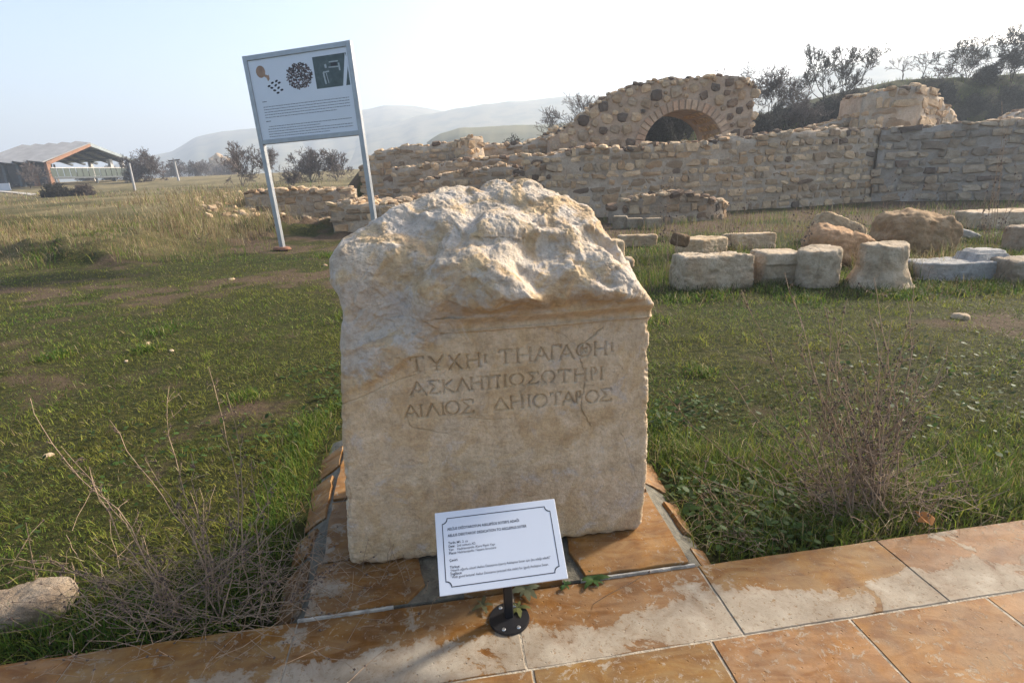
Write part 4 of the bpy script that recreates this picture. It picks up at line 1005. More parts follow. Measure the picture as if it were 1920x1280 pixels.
rock('boulder', 'large domed boulder overgrown with dry grass', 1705, 478, (1.25, .85, .66), 2.9, .055, 15, .1, (0, .16), tint=(.75, .64, .52), cat='boulder')
rock('stone_fragment', 'small white stone splinter sticking out of the grass right of the boulder', 1812, 452, (.36, .14, .12), 4, .05, 16, -.5, (0, .35), 'marble', (1.15, 1.12, 1.05), cat='stone', small=True, sink=-.05)
rock('limestone_slab', 'long flat pale slab under dry stalks at the upper right', 1885, 428, (1.55, .9, .36), 14, .014, 17, -.05, (-.03, 0), tint=(1.1, 1.08, 1.06))
rock('limestone_block', 'grey block at the right edge below the long flat slab', 1920, 470, (.5, .4, .40), 12, .02, 18, .2, tint=(.85, .85, .88))
rock('field_stone', 'flat grey stone in the grass at the lower left corner', 42, 1186, (.38, .17, .115), 4.5, .035, 19, .22, (.1, -.12), tint=(.72, .71, .72), cat='stone', sink=.02)
rr_ = random.Random(6)
for k, (px, py, w, lab) in enumerate([(218, 447, .42, 'white stone on the crest of the weedy bank'), (140, 476, .34, 'pale stone half sunk in the weedy bank'), (112, 484, .30, 'grey pitted stone left of the half-sunk pale one'), (50, 482, .24, 'small light stone at the left end of the weedy bank'), (278, 456, .26, 'small pale stone under the grass tuft on the bank'), (150, 458, .3, 'mossy grey stone at the top of the bank')]):
    rock('bank_stone', lab, px, py, (w, w*.7, w*.6), 3, .08, 30+k, rr_.uniform(0, 3), tint=(1.25, 1.25, 1.22) if k in (0, 3) else (.8, .8, .8), cat='stone', group='stones along the weedy bank', small=True)
for k, (px, py, w, lab) in enumerate([(277, 647, .07, 'palest pebble in the middle of the left lawn'), (322, 659, .05, 'flat pebble to the right of the palest lawn pebble'), (92, 858, .055, 'beige pebble near the left picture edge on the lawn'), (610, 500, .10, 'small brown rock on the lawn beside the stele'), (435, 526, .09, 'brown pebble on the worn lawn track'), (237, 678, .04, 'tiny white chip on the left lawn'), (1800, 602, .14, 'white pebble patch on the right lawn')]):
    rock('pebble', lab, px, py, (w, w*.7, w*.5), 3, .07, 50+k, rr_.uniform(0, 3), tint=(1.2, 1.15, 1.1) if k != 3 else (.8, .7, .6), cat='pebble', group='pebbles on the lawn', small=True, sink=.01)

# ------------------------------------------------------------------ bare trees and bushes
def grow(rng, p, d, L, r, depth, segs, tips, spread=.5, kids=(2, 3), up=.15, ratio=.72, nseg=3, wob=.18):
    for i in range(nseg):
        d = d + rng.normal(size=3)*wob; d[2] += up*.3; d /= np.linalg.norm(d)
        q = p+d*L/nseg; r2 = r*(1-.3/nseg)
        segs.append((*p, *q, r, r2)); p, r = q, r2
        if depth > 0 and i < nseg-1 and rng.random() < .55:
            e = d+rng.normal(size=3)*spread*1.2; e[2] += up; e /= np.linalg.norm(e)
            grow(rng, p, e, L*ratio*.8, r*.55, depth-1, segs, tips, spread, kids, up, ratio, nseg, wob)
    if depth == 0: tips.append(p); return
    for k in range(rng.integers(kids[0], kids[1]+1)):
        e = d+rng.normal(size=3)*spread; e[2] += up; e /= np.linalg.norm(e)
        grow(rng, p, e, L*ratio*rng.uniform(.8, 1.1), r*.68, depth-1, segs, tips, spread, kids, up, ratio, nseg, wob)
def tree(name, label, px, pybase, Y, height, seed, cat='tree', depth=5, spread=.5, trunkr=None, stems=1, mat='twig', up=.12, ratio=.74, zoff=-.15, group=None, rad_=.018):
    rng = np.random.default_rng(seed); b = atY(px, pybase, Y); b[2] = float(terrain(b[0], b[1]))+zoff if zoff is not None else b[2]
    root = thing(name, label, cat, b, 0, group); segs = [(0, 0, -.4, 0, 0, .05, height*.02, height*.018)]; tips = []
    tr_ = trunkr or height*rad_
    for k in range(stems):
        d = np.array([0, 0, 1.0]) + (rng.normal(size=3)*np.array([.5, .5, .05]) if stems > 1 else rng.normal(size=3)*.05)
        d /= np.linalg.norm(d); p0 = np.zeros(3)
        grow(rng, p0, d, height*(.30 if stems == 1 else .32), tr_/(1 if stems == 1 else 2), depth, segs, tips, spread, (2, 3), up, ratio)
    sg = np.array(segs); H_ = sg[:, 5].max(); sg[:, :6] *= height/H_
    thick = sg[:, 6] > tr_*.42
    V, Fq = tubes(sg[thick], 5); obj('trunk', npmesh('trunk', V, Fq), M['bark'] if mat == 'twig' else M['darktwig'], root)
    thin = sg[~thick]; thin[:, 6:8] = np.maximum(thin[:, 6:8], Y*.00029)
    V, Fq = tubes(thin, 3); obj('crown', npmesh('crown', V, Fq), M[mat], root)
    return root
tree('bare_tree', 'rounded leafless tree rising behind the right end of the arch', 1388, 175, 34, 3.6, 1, depth=6, spread=.8, ratio=.78, up=.05, zoff=-.3)
tree('bare_tree', 'dense leafless thicket tree between the arch and the dark tree', 1445, 215, 31, 2.9, 2, depth=5, stems=4, spread=.5)
tree('dark_tree', 'tall dark tree with clinging dead leaves left of the square tower', 1548, 215, 32, 4.2, 3, depth=6, stems=2, spread=.40, up=.16, ratio=.70, mat='darktwig', rad_=.03)
tree('bare_tree', 'thin young tree against the far hill right of the dark tree', 1622, 190, 36, 2.3, 4, depth=3, spread=.3)
tree('bare_tree', 'small forked sapling behind the square tower', 1690, 165, 38, 1.9, 5, depth=4, spread=.55)
tree('bare_tree', 'slender pale tree standing right above the square tower', 1728, 160, 40, 2.4, 6, depth=4, spread=.45)
tree('bare_tree', 'bushy leafless tree on the green bank, left one of the pair', 1812, 150, 38, 2.9, 7, depth=5, stems=3, spread=.5, mat='darktwig')
tree('bare_tree', 'largest dark leafless tree at the upper right corner', 1900, 135, 37, 3.6, 8, depth=6, stems=3, spread=.5, mat='darktwig')
tree('bare_bush', 'low grey bush at the foot of the bushy tree on the bank', 1765, 155, 37, 1.4, 9, 'bush', depth=4, stems=5, spread=.6)
tree('bare_bush', 'brown bush right of the thicket behind the arch', 1485, 215, 33, 2.0, 10, 'bush', depth=4, stems=5, spread=.6)
tree('bare_bush', 'dark evergreen-looking hedge bush left of the square tower', 1592, 215, 29, 2.1, 11, 'bush', depth=5, stems=8, spread=.7, mat='darktwig')
tree('bare_bush', 'dark bramble on the slope just right of the arch', 1435, 245, 27, 1.5, 31, 'bush', depth=5, stems=10, spread=.7, mat='darktwig')
tree('bare_bush', 'brownish bramble between the thicket and the dark tree', 1512, 232, 28, 1.7, 32, 'bush', depth=5, stems=10, spread=.7)
tree('bare_bush', 'pale twiggy bush on the skyline beside the dark tree', 1580, 190, 33, 1.6, 33, 'bush', depth=5, stems=8, spread=.7)
for k, (px, py, Y, h, lab) in enumerate([(1790, 200, 33, 1.3, 'dark scrub at the foot of the bank right of the tower'), (1830, 190, 34, 1.5, 'dark scrub halfway up the right bank'), (1875, 195, 33, 1.4, 'dark scrub lowest on the right bank'), (1905, 175, 35, 1.6, 'dark scrub at the right edge of the bank'), (1850, 165, 37, 1.4, 'dark scrub near the crest of the right bank'), (1760, 180, 35, 1.4, 'dark scrub just above the sunlit tower side'), (1470, 235, 29, 1.4, 'dark scrub on the slope behind the arch end'), (1548, 228, 30, 1.3, 'dark scrub under the tall dark tree')]):
    tree('scrub_bush', lab, px, py, Y, h, 80+k, 'bush', depth=5, stems=11, spread=.9, mat='darktwig', group='scrub on the right-hand bank')
tree('bare_bush', 'dark bush seen through the arch opening', 1240, 262, 27, 2.3, 12, 'bush', depth=6, stems=9, spread=.8, mat='darktwig', zoff=.0)
tree('bare_bush', 'second dark bush filling the right of the arch opening', 1290, 262, 29, 2.5, 34, 'bush', depth=6, stems=9, spread=.8, mat='darktwig', zoff=.0)
tree('bare_bush', 'fan-shaped leafless bush rising left of the arch', 1092, 250, 30, 3.3, 13, 'bush', depth=5, stems=5, spread=.45)
tree('bare_bush', 'small round bush on the skyline above the back wall', 966, 262, 33, 1.5, 14, 'bush', depth=4, stems=6, spread=.7, mat='darktwig')
tree('bare_bush', 'tiny bush on the skyline behind the masonry stub', 858, 262, 30, 1.1, 15, 'bush', depth=4, stems=6, spread=.7)
tree('bare_tree', 'leafless tree at the left of the left sign post', 455, 345, 44, 3.6, 16, depth=5, stems=3, spread=.4)
tree('bare_tree', 'leafless tree just right of the left sign post', 512, 340, 46, 3.2, 17, depth=5, stems=2, spread=.5)
tree('bare_tree', 'broad reddish thicket framed under the information board', 585, 335, 50, 3.2, 18, depth=5, stems=8, spread=.55)
tree('bare_tree', 'leafless thicket beside the right sign post', 632, 335, 50, 2.9, 19, depth=5, stems=4, spread=.55)
tree('bare_bush', 'reddish bush in the dry field under the board', 548, 345, 40, 1.5, 20, 'bush', depth=4, stems=6, spread=.6)
tree('bare_bush', 'big brown bush right of the open shed', 285, 345, 70, 4.3, 21, 'bush', depth=5, stems=9, spread=.55)
tree('bare_bush', 'brown scrub seen under the right half of the shed roof', 215, 352, 92, 2.6, 41, 'bush', depth=5, stems=9, spread=.8)
tree('bare_bush', 'brown scrub seen under the middle of the shed roof', 165, 352, 95, 2.4, 42, 'bush', depth=5, stems=9, spread=.8)
tree('bare_bush', 'low dark bramble mound in the field before the shed', 118, 392, 38, 1.15, 22, 'bush', depth=5, stems=14, spread=.8, mat='darktwig', up=.02)
tree('bare_bush', 'second part of the bramble mound, nearer the pole', 165, 384, 39, 1.0, 23, 'bush', depth=5, stems=12, spread=.8, up=.02)
tree('bare_tree', 'thin leafless tree in front of the shed wall', 52, 345, 64, 3.2, 24, depth=5, stems=2, spread=.45)
fr2 = random.Random(14)
far_desc = ['at the right edge of the far tree line', 'next to the far utility pole', 'left of the rock outcrop', 'right of the rock outcrop', 'behind the far utility pole', 'farthest right before the left sign post']
for k, px in enumerate([372, 345, 388, 432, 318, 415]):
    tree('far_bush', 'hazy far bush '+far_desc[k], px, 340, 110+8*k, 3.2+fr2.random()*1.2, 60+k, 'bush', depth=4, stems=8, spread=.6, group='far bushes along the valley')

# ------------------------------------------------------------------ open shed over the excavation
SHX, SHY = 71.0, None
c0 = atY(97, 343, 66.0); shz = float(c0[2])
shed = thing('open_shed', 'open steel shelter with sawtooth polycarbonate roof and orange portal frame', 'shelter', c0, rad(78))
orange = plain('rust_orange_steel', (.23, .105, .05), .6, 0, .15, 3); roofm = plain('polycarbonate_roof', (.27, .26, .245), .6, 0, .2, 1.0); dark = plain('dark_steel', (.07, .08, .085), .6, .3, .2, 3)
greyc = plain('grey_steel_fascia', (.22, .25, .26), .5, .3, .15, 2); colw = plain('pale_concrete_column', (.52, .49, .45), .8, 0, .1, 3); glass = plain('green_glass_rail', (.045, .062, .05), .4, 0, .2, 4); slatm = plain('weathered_slat', (.22, .19, .165), .85, 0, .3, 2); slatd = plain('dark_cladding', (.055, .052, .05), .9, 0, .2, 2)
GW, EH, AH, BAY, NBAY = 11.6, 2.3, 4.5, 2.1, 5     # gable width, eave and apex heights
for k in range(NBAY+1):
    y = k*BAY; pm_ = orange if k in (0, 1) else dark
    obj('column', MB().bar((0, y, -.3), (.1, y, EH), .45, .4, (0, 1, 0)).mesh('column', .02), pm_, shed)
    obj('rafter', MB().bar((0, y, EH-.15), (GW*.52, y, AH-.1), .38 if k == 0 else .25, .40, (0, 1, 0)).mesh('rafter', .02), orange if k == 0 else dark, shed)
    obj('rafter', MB().bar((GW*.52, y, AH-.1), (GW+.6, y, EH+.15), .38 if k == 0 else .25, .36, (0, 1, 0)).mesh('rafter', .02), greyc if k == 0 else dark, shed)
    if k < NBAY:
        obj('roof_panel', MB().poly([(-.6, y-.3, EH+.02), (GW*.52, y-.3, AH+.15), (GW*.52, y+BAY-.2, AH+.45), (-.6, y+BAY-.2, EH+.30)]).poly([(-.6, y-.3, EH-.06), (-.6, y+BAY-.2, EH+.22), (GW*.52, y+BAY-.2, AH+.37), (GW*.52, y-.3, AH+.07)]).poly([(-.6, y-.3, EH-.06), (GW*.52, y-.3, AH+.07), (GW*.52, y-.3, AH+.15), (-.6, y-.3, EH+.02)]).mesh('roof_panel'), roofm, shed)
        obj('gutter', MB().bar((-.62, y+BAY-.22, EH+.15), (GW*.52, y+BAY-.22, AH+.30), .10, .22).mesh('gutter'), dark, shed)
        obj('roof_panel', MB().box((0, 0, 0), (1, BAY, .08)).mesh('roof_panel'), greyc, shed, (GW*.77, y+BAY/2, (AH+EH)/2+.30), (0, math.atan2(AH-EH-.2, GW*.5), 0), (GW*.5, 1, 1))
        obj('purlin', MB().bar((GW*.64, y, AH-.75), (GW*.64, y+BAY, AH-.75), .16).mesh('purlin'), dark, shed)
        obj('purlin', MB().bar((GW*.86, y, AH-1.6), (GW*.86, y+BAY, AH-1.6), .16).mesh('purlin'), dark, shed)
        obj('wall_panel', MB().box((.25, y+BAY/2, EH/2), (.1, BAY-.4, EH)).mesh('wall_panel'), slatd, shed)
obj('wall_panel', MB().poly([(0, NBAY*BAY, -.2), (GW*.8, NBAY*BAY, -.2), (GW*.8, NBAY*BAY, EH+1.4), (GW*.52, NBAY*BAY, AH-.2), (0, NBAY*BAY, EH)]).mesh('wall_panel'), slatd, shed)
for k in range(17):                                           # slats of the inner wall
    x = .5+k*.56
    obj('slat', MB().box((x, NBAY*BAY-.12, EH*.55), (.26, .06, EH*1.1)).mesh('slat'), slatm, shed)
for k, (x, y) in enumerate([(GW*.80, 1.0), (GW*.98, 1.4), (GW*.98, 6.5)]): obj('concrete_column', MB().box((x, y, EH*.5-.4), (.42, .42, EH+1.8)).mesh('concrete_column', .02), colw, shed)
obj('walkway', MB().box((GW*.5, .6, .55), (GW*.98, 1.6, .22)).mesh('walkway'), dark, shed)
for k in range(14): obj('rail_panel', MB().box((GW*.04+k*GW*.068, -.2, 1.15), (GW*.060, .04, .95)).mesh('rail_panel'), glass, shed)
obj('rail', MB().bar((GW*.02, -.2, 1.68), (GW*.98, -.2, 1.68), .08).mesh('rail'), colw, shed)
for k, x in enumerate((.55, .78, .93)): obj('strut', MB().bar((GW*x, .3, -1.3), (GW*x-.35, .3, .5), .18).mesh('strut'), dark, shed)
board = obj('notice', MB().box((0, 0, 0), (1.7, .08, .9)).mesh('notice'), M['plaque'], None, atY(5, 352, 62)); tag(board, 'small white notice at the left picture edge before the shed', 'notice board')
def pole(label, pa, pb_, Y, r_, arm=False):
    a, b = atY(*pa, Y), atY(*pb_, Y); root = thing('utility_pole', label, 'pole', a)
    V, Fq = tubes([(0, 0, -.3, *(b-a), r_, r_*.75)], 8); obj('shaft', npmesh('shaft', V, Fq), plain('pole_concrete', (.34, .33, .32), .85, 0, .15, 2), root)
    if arm:
        d = b-a; obj('cross_arm', MB().bar((d[0]-.7, d[1], d[2]-.15), (d[0]+.7, d[1], d[2]-.05), .12).mesh('cross_arm'), M['bark'], root)
pole('thin pale pole leaning at the right corner of the shed', (255, 366), (242, 306), 46, .10)
pole('far grey utility pole with a short cross arm', (339, 356), (326, 299), 68, .15, True)
road = [(0, 349), (60, 347), (110, 347), (150, 352), (180, 361)]
pv = []
for i, (px, py) in enumerate(road):
    for dy in (-3.2 if i < 4 else -2, 3.0):
        p = atY(px, py, 58); q = atY(px, py, 58 + (-dy)*2.2)
        X = q[0]; Yv = 58 + (-dy)*1.6 - i*2.2; pv.append((X, Yv, float(terrain(X, Yv))+.06))
pth = obj('footpath', npmesh('footpath', np.array(pv), np.array([[2*i, 2*i+1, 2*i+3, 2*i+2] for i in range(len(road)-1)])), plain('pale_gravel_path', (.40, .36, .30), .95, 0, .15, 3)); pth['kind'] = 'structure'; pth['label'] = 'pale gravel path curving in front of the shed'

# ------------------------------------------------------------------ far hills
def hill(name, label, crest, Y, depth, mat, seed, amp=.0):
    xs = np.linspace(crest[0][0], crest[-1][0], 120); ysx = np.interp(xs, [c[0] for c in crest], [c[1] for c in crest])
    V = []
    T_ = np.linspace(0, 1, 16)
    for px, py in zip(xs, ysx):
        d = ray(px, py); d = d/d[1]
        top = CAM+d*Y; n_ = float(fbm(px*.018, seed*3.1, 0., 4))*amp*Y
        for t in T_:
            yv = Y*(1-(1-t)*.55) if True else 0
            zt_ = top[2]+n_; z0_ = -20
            zz = z0_+(zt_-z0_)*(t**1.25) + float(perlin(px*.03, t*4, seed))*.006*Y*t*(1-t)*4
            V.append((d[0]*yv, yv, zz))
        V.append((d[0]*Y*1.3, Y*1.3, -20))
    V = np.array(V); K = 17; id_ = np.arange(len(V)).reshape(-1, K)
    Fq = np.stack([id_[:-1, :-1], id_[1:, :-1], id_[1:, 1:], id_[:-1, 1:]], -1).reshape(-1, 4)
    o = obj(name, npmesh(name, V, Fq), mat); o['kind'] = 'structure'; o['label'] = label; return o
t = NT('hill_scrub'); c = t.pos(); n1 = t.noise(c, .012, 8, .65); n2 = t.noise(c, .05, 5, .6)
M['hill'] = t.done(t.mix(t.ramp(n2, [(.45, 0.0), (.6, .8)]), t.ramp(n1, [(.35, (.10, .10, .05)), (.6, (.19, .165, .095))]), (.045, .06, .035)), .95)
hill('hill', 'far pale ridge rising toward the upper right', [(1180, 262), (1300, 215), (1420, 158), (1500, 140), (1600, 118), (1720, 102), (1830, 86), (2010, 76)], 450, 500, M['hill'], 1, .0022)
hill('hill', 'long blue ridge behind the sign and the back wall', [(560, 320), (690, 243), (790, 216), (900, 196), (1060, 181), (1200, 176), (1330, 172), (1500, 190), (1700, 230)], 600, 500, M['hill'], 2, .002)
hill('hill', 'most distant blue ridge showing beside the right sign post', [(420, 330), (560, 240), (640, 215), (720, 198), (780, 199), (860, 215), (1000, 240)], 720, 500, M['hill'], 3, .001)
hill('hill', 'bluish mountain at the left of the information board', [(-120, 345), (150, 330), (240, 300), (320, 285), (365, 258), (420, 246), (500, 238), (600, 250), (760, 300)], 700, 500, M['hill'], 4, .0012)
hill('hill', 'low tan spur on the skyline above the back wall', [(800, 268), (825, 252), (860, 240), (940, 237), (1010, 234), (1060, 230), (1120, 245), (1160, 270)], 180, 100, M['hill'], 5, .0015)
hill('hill', 'brown scrub hill behind the left end of the shed', [(-200, 300), (-60, 296), (0, 293), (22, 290), (35, 296), (60, 320), (120, 350)], 130, 80, M['hill'], 6, .003)
oc = rock('rock_outcrop', 'rounded rock outcrop on the far valley floor', 411, 330, (9, 7, 8.5), 2.4, .16, 70, 0, tint=(.8, .75, .7), Y=200, zb=0, cat='rock', sink=0)
oc.location.z = float(atY(411, 318, 200)[2])

# ------------------------------------------------------------------ grass (nobody could count it)
def blades(x, y, z, h, w, lean, ang, col, curl=.35):
    """tapered, bent blades: 5 vertices, one quad and one triangle each"""
    n = len(x); B = np.stack([x, y, z], -1)
    dirv = np.stack([np.cos(ang)*np.sin(lean), np.sin(ang)*np.sin(lean), np.cos(lean)], -1)
    l2 = np.minimum(lean+curl, 1.5); dir2 = np.stack([np.cos(ang)*np.sin(l2), np.sin(ang)*np.sin(l2), np.cos(l2)], -1)
    fa = ang+RNG.uniform(.7, 2.4, n); side = np.stack([np.cos(fa), np.sin(fa), np.zeros(n)], -1)*(w/2)[:, None]
    mid = B+dirv*(h*.55)[:, None]; tip = mid+dir2*(h*.45)[:, None]
    V = np.stack([B-side, B+side, mid+side*.8, mid-side*.8, tip], 1).reshape(-1, 3)
    b = (np.arange(n)*5)[:, None]
    c = np.repeat(np.concatenate([col, np.ones((n, 1))], 1), 5, 0)
    c = c.reshape(n, 5, 4)
    return V, b+np.array([[0, 1, 2, 3]]), b+np.array([[3, 2, 4]]), c.reshape(-1, 4)
def blade_object(name, label, parts, mat):
    V, Q, T3, C_, off = [], [], [], [], 0
    for v, q, t, c in parts: V.append(v); Q.append(q+off); T3.append(t+off); C_.append(c); off += len(v)
    me = npmesh(name, np.concatenate(V), [np.concatenate(Q), np.concatenate(T3)], smooth=False); attr(me, 'col', np.concatenate(C_), 'FLOAT_COLOR')
    o = obj(name, me, mat); o['kind'] = 'stuff'; o['label'] = label; return o
GREENS = np.array([[.060, .118, .014], [.095, .160, .020], [.145, .192, .026], [.205, .212, .038], [.036, .074, .011]])
STRAW = np.array([[.30, .235, .12], [.24, .17, .085], [.36, .30, .17], [.17, .11, .06]])
def gcol(n, straw, seedn=None, yellow=0.0):
    c = GREENS[RNG.integers(0, len(GREENS), n)]*RNG.uniform(.75, 1.3, (n, 1))
    c = c*(1-yellow*.35)+np.array([.17, .15, .04])*yellow*.35
    k = RNG.random(n) < straw; c = np.where(k[:, None], STRAW[RNG.integers(0, len(STRAW), n)]*RNG.uniform(.7, 1.2, (n, 1)), c); return c
def keep_lawn(x, y, pad=.0):
    u, v = toS(x, y)
    return (v > -.195) & ~((np.abs(u) < .88+.05*v+pad) & (v < 1.25))
parts = []
for y0, y1, dens, hs, ws in ((1.35, 3.0, 5600, (.018, .056), (.0022, .0042)), (3.0, 5.5, 2900, (.02, .058), (.003, .0055)), (5.5, 9.0, 1300, (.022, .062), (.0045, .008)), (9.0, 13.0, 420, (.025, .06), (.006, .011))):
    xm = 1.5 if y1 < 6 else .7; x1 = 1.02*y1+xm; n = int(dens*(y1-y0)*2*x1); x = RNG.uniform(-x1, x1, n); y = RNG.uniform(y0, y1, n)
    k = (np.abs(x) < 1.02*y+xm) & keep_lawn(x, y); x, y = x[k], y[k]
    lm = lawnmask(x, y); dn = fbm(x*3, y*3, 2.0, 3)
    k = RNG.random(len(x)) < np.clip(lm*1.15+.28*dn, .30, 1); k &= ~((x < -7.5) & (y > 11.5)); x, y, lm, dn = x[k], y[k], lm[k], dn[k]; n = len(x)
    h = RNG.uniform(*hs, n)*(.55+.75*np.clip(dn+.4, 0, 1.6)+.5*np.clip(fbm(x*6, y*6, 1.5, 2), 0, 1)); w = RNG.uniform(*ws, n)
    st = np.clip(.26-.16*lm, .04, .4); straw = RNG.random(n) < st
    lean = np.where(straw, RNG.uniform(.7, 1.5, n), RNG.uniform(.25, 1.25, n)); h = np.where(straw, h*1.3, h)
    yel = np.clip(fbm(x*.6, y*.6, 5.0, 3)+.45, 0, 1.5)[:, None]
    cl = np.clip(1+.75*fbm(x*5.5, y*5.5, 3.0, 3), .4, 1.8)[:, None]; c = gcol(n, 0.0)*cl; c = c*(1-.5*yel)+np.array([.25, .205, .040])*.5*yel*cl
    c = np.where(straw[:, None], STRAW[RNG.integers(0, 4, n)]*RNG.uniform(.6, 1.1, (n, 1)), c)
    parts.append(blades(x, y, terrain(x, y)-.004, h, w, lean, RNG.uniform(0, 6.28, n), c))
blade_object('lawn_grass', 'short patchy mossy lawn grass around the stele', parts, M['grass'])
parts = []
def tuft_patch(cx, cy, rx_, ry_, n, h0, h1, straw=.1, w0=.003, w1=.006, lean0=.05, lean1=.7, gauss=True, yellow=0.0, dark=1.0, zt=None):
    x = cx+(RNG.normal(size=n)*rx_*.5 if gauss else RNG.uniform(-rx_, rx_, n)); y = cy+(RNG.normal(size=n)*ry_*.5 if gauss else RNG.uniform(-ry_, ry_, n))
    k = keep_lawn(x, y, -.10); x, y = x[k], y[k]; m_ = len(x)
    if not m_: return
    h = RNG.uniform(h0, h1, m_); c = gcol(m_, straw, yellow=yellow)*dark
    parts.append(blades(x, y, terrain(x, y)-.006, h, RNG.uniform(w0, w1, m_), RNG.uniform(lean0, lean1, m_), RNG.uniform(0, 6.28, m_), c, .5))
def tuft_px(px, py, *a, **k): p = gnd(px, py, -.05); tuft_patch(p[0], p[1], *a, **k)
for u in np.arange(.92, 3.4, .10):                            # taller fringe along the paving, right
    p = S(u, -.02+.09*math.sin(u*7)); tuft_patch(p[0], p[1], .20, .24, 260, .05, .15, .16, .0026, .005, .1, .9, yellow=.6)
    p = S(u+.05, .30+.1*math.sin(u*5)); tuft_patch(p[0], p[1], .24, .30, 170, .04, .11, .10, .0026, .005, .1, .9, yellow=.3)
for px, py, r_, n, h1 in ((1330, 870, .28, 700, .17), (1270, 850, .2, 420, .15), (1440, 880, .3, 700, .17), (1540, 890, .3, 420, .15), (1860, 850, .3, 420, .13), (1880, 920, .25, 520, .17), (1790, 930, .2, 300, .13), (1420, 960, .18, 220, .13)):
    tuft_px(px, py, r_, r_*.8, n, .05, h1, .14, .0026, .005, .1, .8, yellow=.5)
for u in np.arange(-2.6, -.95, .10):                          # lush dark fringe along the paving, left
    p = S(u, -.08); tuft_patch(p[0], p[1], .2, .2, 200, .05, .15, .06, .003, .006, .1, 1.0, dark=.85)
for v in np.arange(-.1, 1.5, .13):                            # along both sides of the plinth
    p = S(-1.0-.03*v, v); tuft_patch(p[0], p[1], .14, .2, 200, .04, .12, .06, .0026, .005, .1, .9)
    p = S(1.02+.03*v, v); tuft_patch(p[0], p[1], .14, .2, 150, .04, .11, .10, .0026, .005, .1, .9)
for px, py, r_ in ((455, 745, .14), (300, 622, .17), (105, 668, .15), (275, 655, .12), (1450, 545, .22), (1310, 700, .14), (660, 590, .2), (620, 480, .3), (1330, 555, .3), (1220, 520, .35), (1235, 470, .4), (1400, 480, .3), (1570, 520, .3), (1180, 530, .3), (1850, 480, .45), (1880, 450, .4), (1780, 545, .4), (1500, 560, .3), (1690, 555, .3), (1900, 545, .3), (1210, 600, .25), (1260, 560, .3), (330, 455, .5), (250, 465, .5), (180, 480, .5), (80, 495, .4), (640, 760, .15), (590, 790, .15), (1240, 790, .12)):
    y_ = gnd(px, py, -.05)[1]; tuft_px(px, py, r_, r_, int(300+200*r_*4), .02, .04+.014*min(y_, 7), .12, .0018*min(y_, 7)*.55, .004*min(y_, 7)*.5, .1, 1.0, dark=.95)
for px, py, r_, n in ((1240, 450, .5, 700), (1220, 490, .5, 800), (1200, 520, .4, 500), (1370, 470, .35, 500), (1405, 520, .18, 260), (1450, 540, .25, 420), (1480, 470, .3, 350), (1570, 535, .2, 260), (1640, 470, .4, 400), (1710, 520, .2, 220), (1880, 480, .4, 600), (1850, 455, .45, 700), (1790, 480, .4, 400), (1330, 548, .5, 500), (1640, 552, .5, 500), (1790, 540, .6, 600), (1900, 540, .4, 400)):
    tuft_px(px, py, r_, r_*.7, n, .05, .19, .22, .004, .008, .1, .9, dark=.55)
blade_object('tall_grass', 'taller green grass fringing the paving and the fallen stones', parts, M['grass'])
parts = []
def dry_patch(n, xr, yr, h0, h1, w0, w1, dens=None, up=.5, mul=1.0, green=.15):
    x = RNG.uniform(*xr, n); y = RNG.uniform(*yr, n)
    if dens is not None: k = RNG.random(n) < dens(x, y); x, y = x[k], y[k]
    n = len(x); c = STRAW[RNG.integers(0, 4, n)]*RNG.uniform(.7, 1.3, (n, 1))*mul
    g = RNG.random(n) < green; c = np.where(g[:, None], GREENS[RNG.integers(0, 5, n)]*1.2, c)
    h = RNG.uniform(h0, h1, n)*np.clip(.5+fbm(x*.7, y*.7, 1.0, 3)*.9+.3, .25, 1.5)
    parts.append(blades(x, y, terrain(x, y)-.02, h, RNG.uniform(w0, w1, n), np.abs(RNG.normal(size=n)*.3)*up*2, RNG.uniform(0, 6.28, n), c))
lf = lambda x, y: np.clip(drymask(x, y)*1.3*(np.abs(x) < 1.0*y+2), 0, 1)
lf2 = lambda x, y: np.clip(drymask(x, y)*(np.abs(x) < 1.0*y+2)*np.clip(.35+1.3*fbm(x*.22, y*.22, 8.8, 3), .03, 1), 0, 1)
dry_patch(26000, (-17, -6.2), (11.2, 17), .06, .30, .006, .012, lf)
dry_patch(26000, (-32, -7), (17, 34), .05, .30, .012, .022, lf2)
dry_patch(12000, (-48, -12), (34, 52), .08, .35, .022, .04, lf2)
dry_patch(9000, (-17, -8), (19, 30), .2, .65, .012, .022, lambda x, y: np.clip(1-np.abs((x/y)+.55)*6, 0, 1)*np.clip(.4+fbm(x*.5, y*.5, 2.2, 2), 0, 1))
rk = lambda x, y: np.clip(fbm(x*.9, y*.9, 3.0, 3)*1.4+.35, 0, 1)
dry_patch(15000, (1.2, 11), (6.4, 9.2), .06, .30, .004, .008, rk, .6, .8, .45)
dry_patch(17000, (1.2, 17), (9.0, 16.0), .06, .32, .006, .012, lambda x, y: np.clip(rk(x, y)+.25, 0, 1), .6, .8, .35)
dry_patch(9000, (-10.5, -6.0), (13.2, 21), .15, .70, .007, .014, lambda x, y: np.clip(.25+1.2*fbm(x*.8, y*.8, 4.0, 3), .05, 1), .6, 1.1, .1)
dry_patch(5000, (-13, -5.5), (10.8, 13.5), .08, .35, .006, .012, lambda x, y: np.clip(.2+1.2*fbm(x*1.1, y*1.1, 5.0, 3), .02, 1), .6, .8, .5)
dry_patch(1600, (4.7, 6.2), (6.6, 7.4), .15, .5, .004, .007, None, 1.2)     # over the domed boulder
rg_ = lambda x, y: np.clip(fbm(x*.5, y*.5, 6.0, 3)+.6, 0, 1)
dry_patch(14000, (-5, 34), (23, 40), .10, .35, .02, .035, rg_, .5, .6, .75)
blade_object('dry_grass', 'bleached dry grass on the banks and among the ruins', parts, M['dryleaf'])
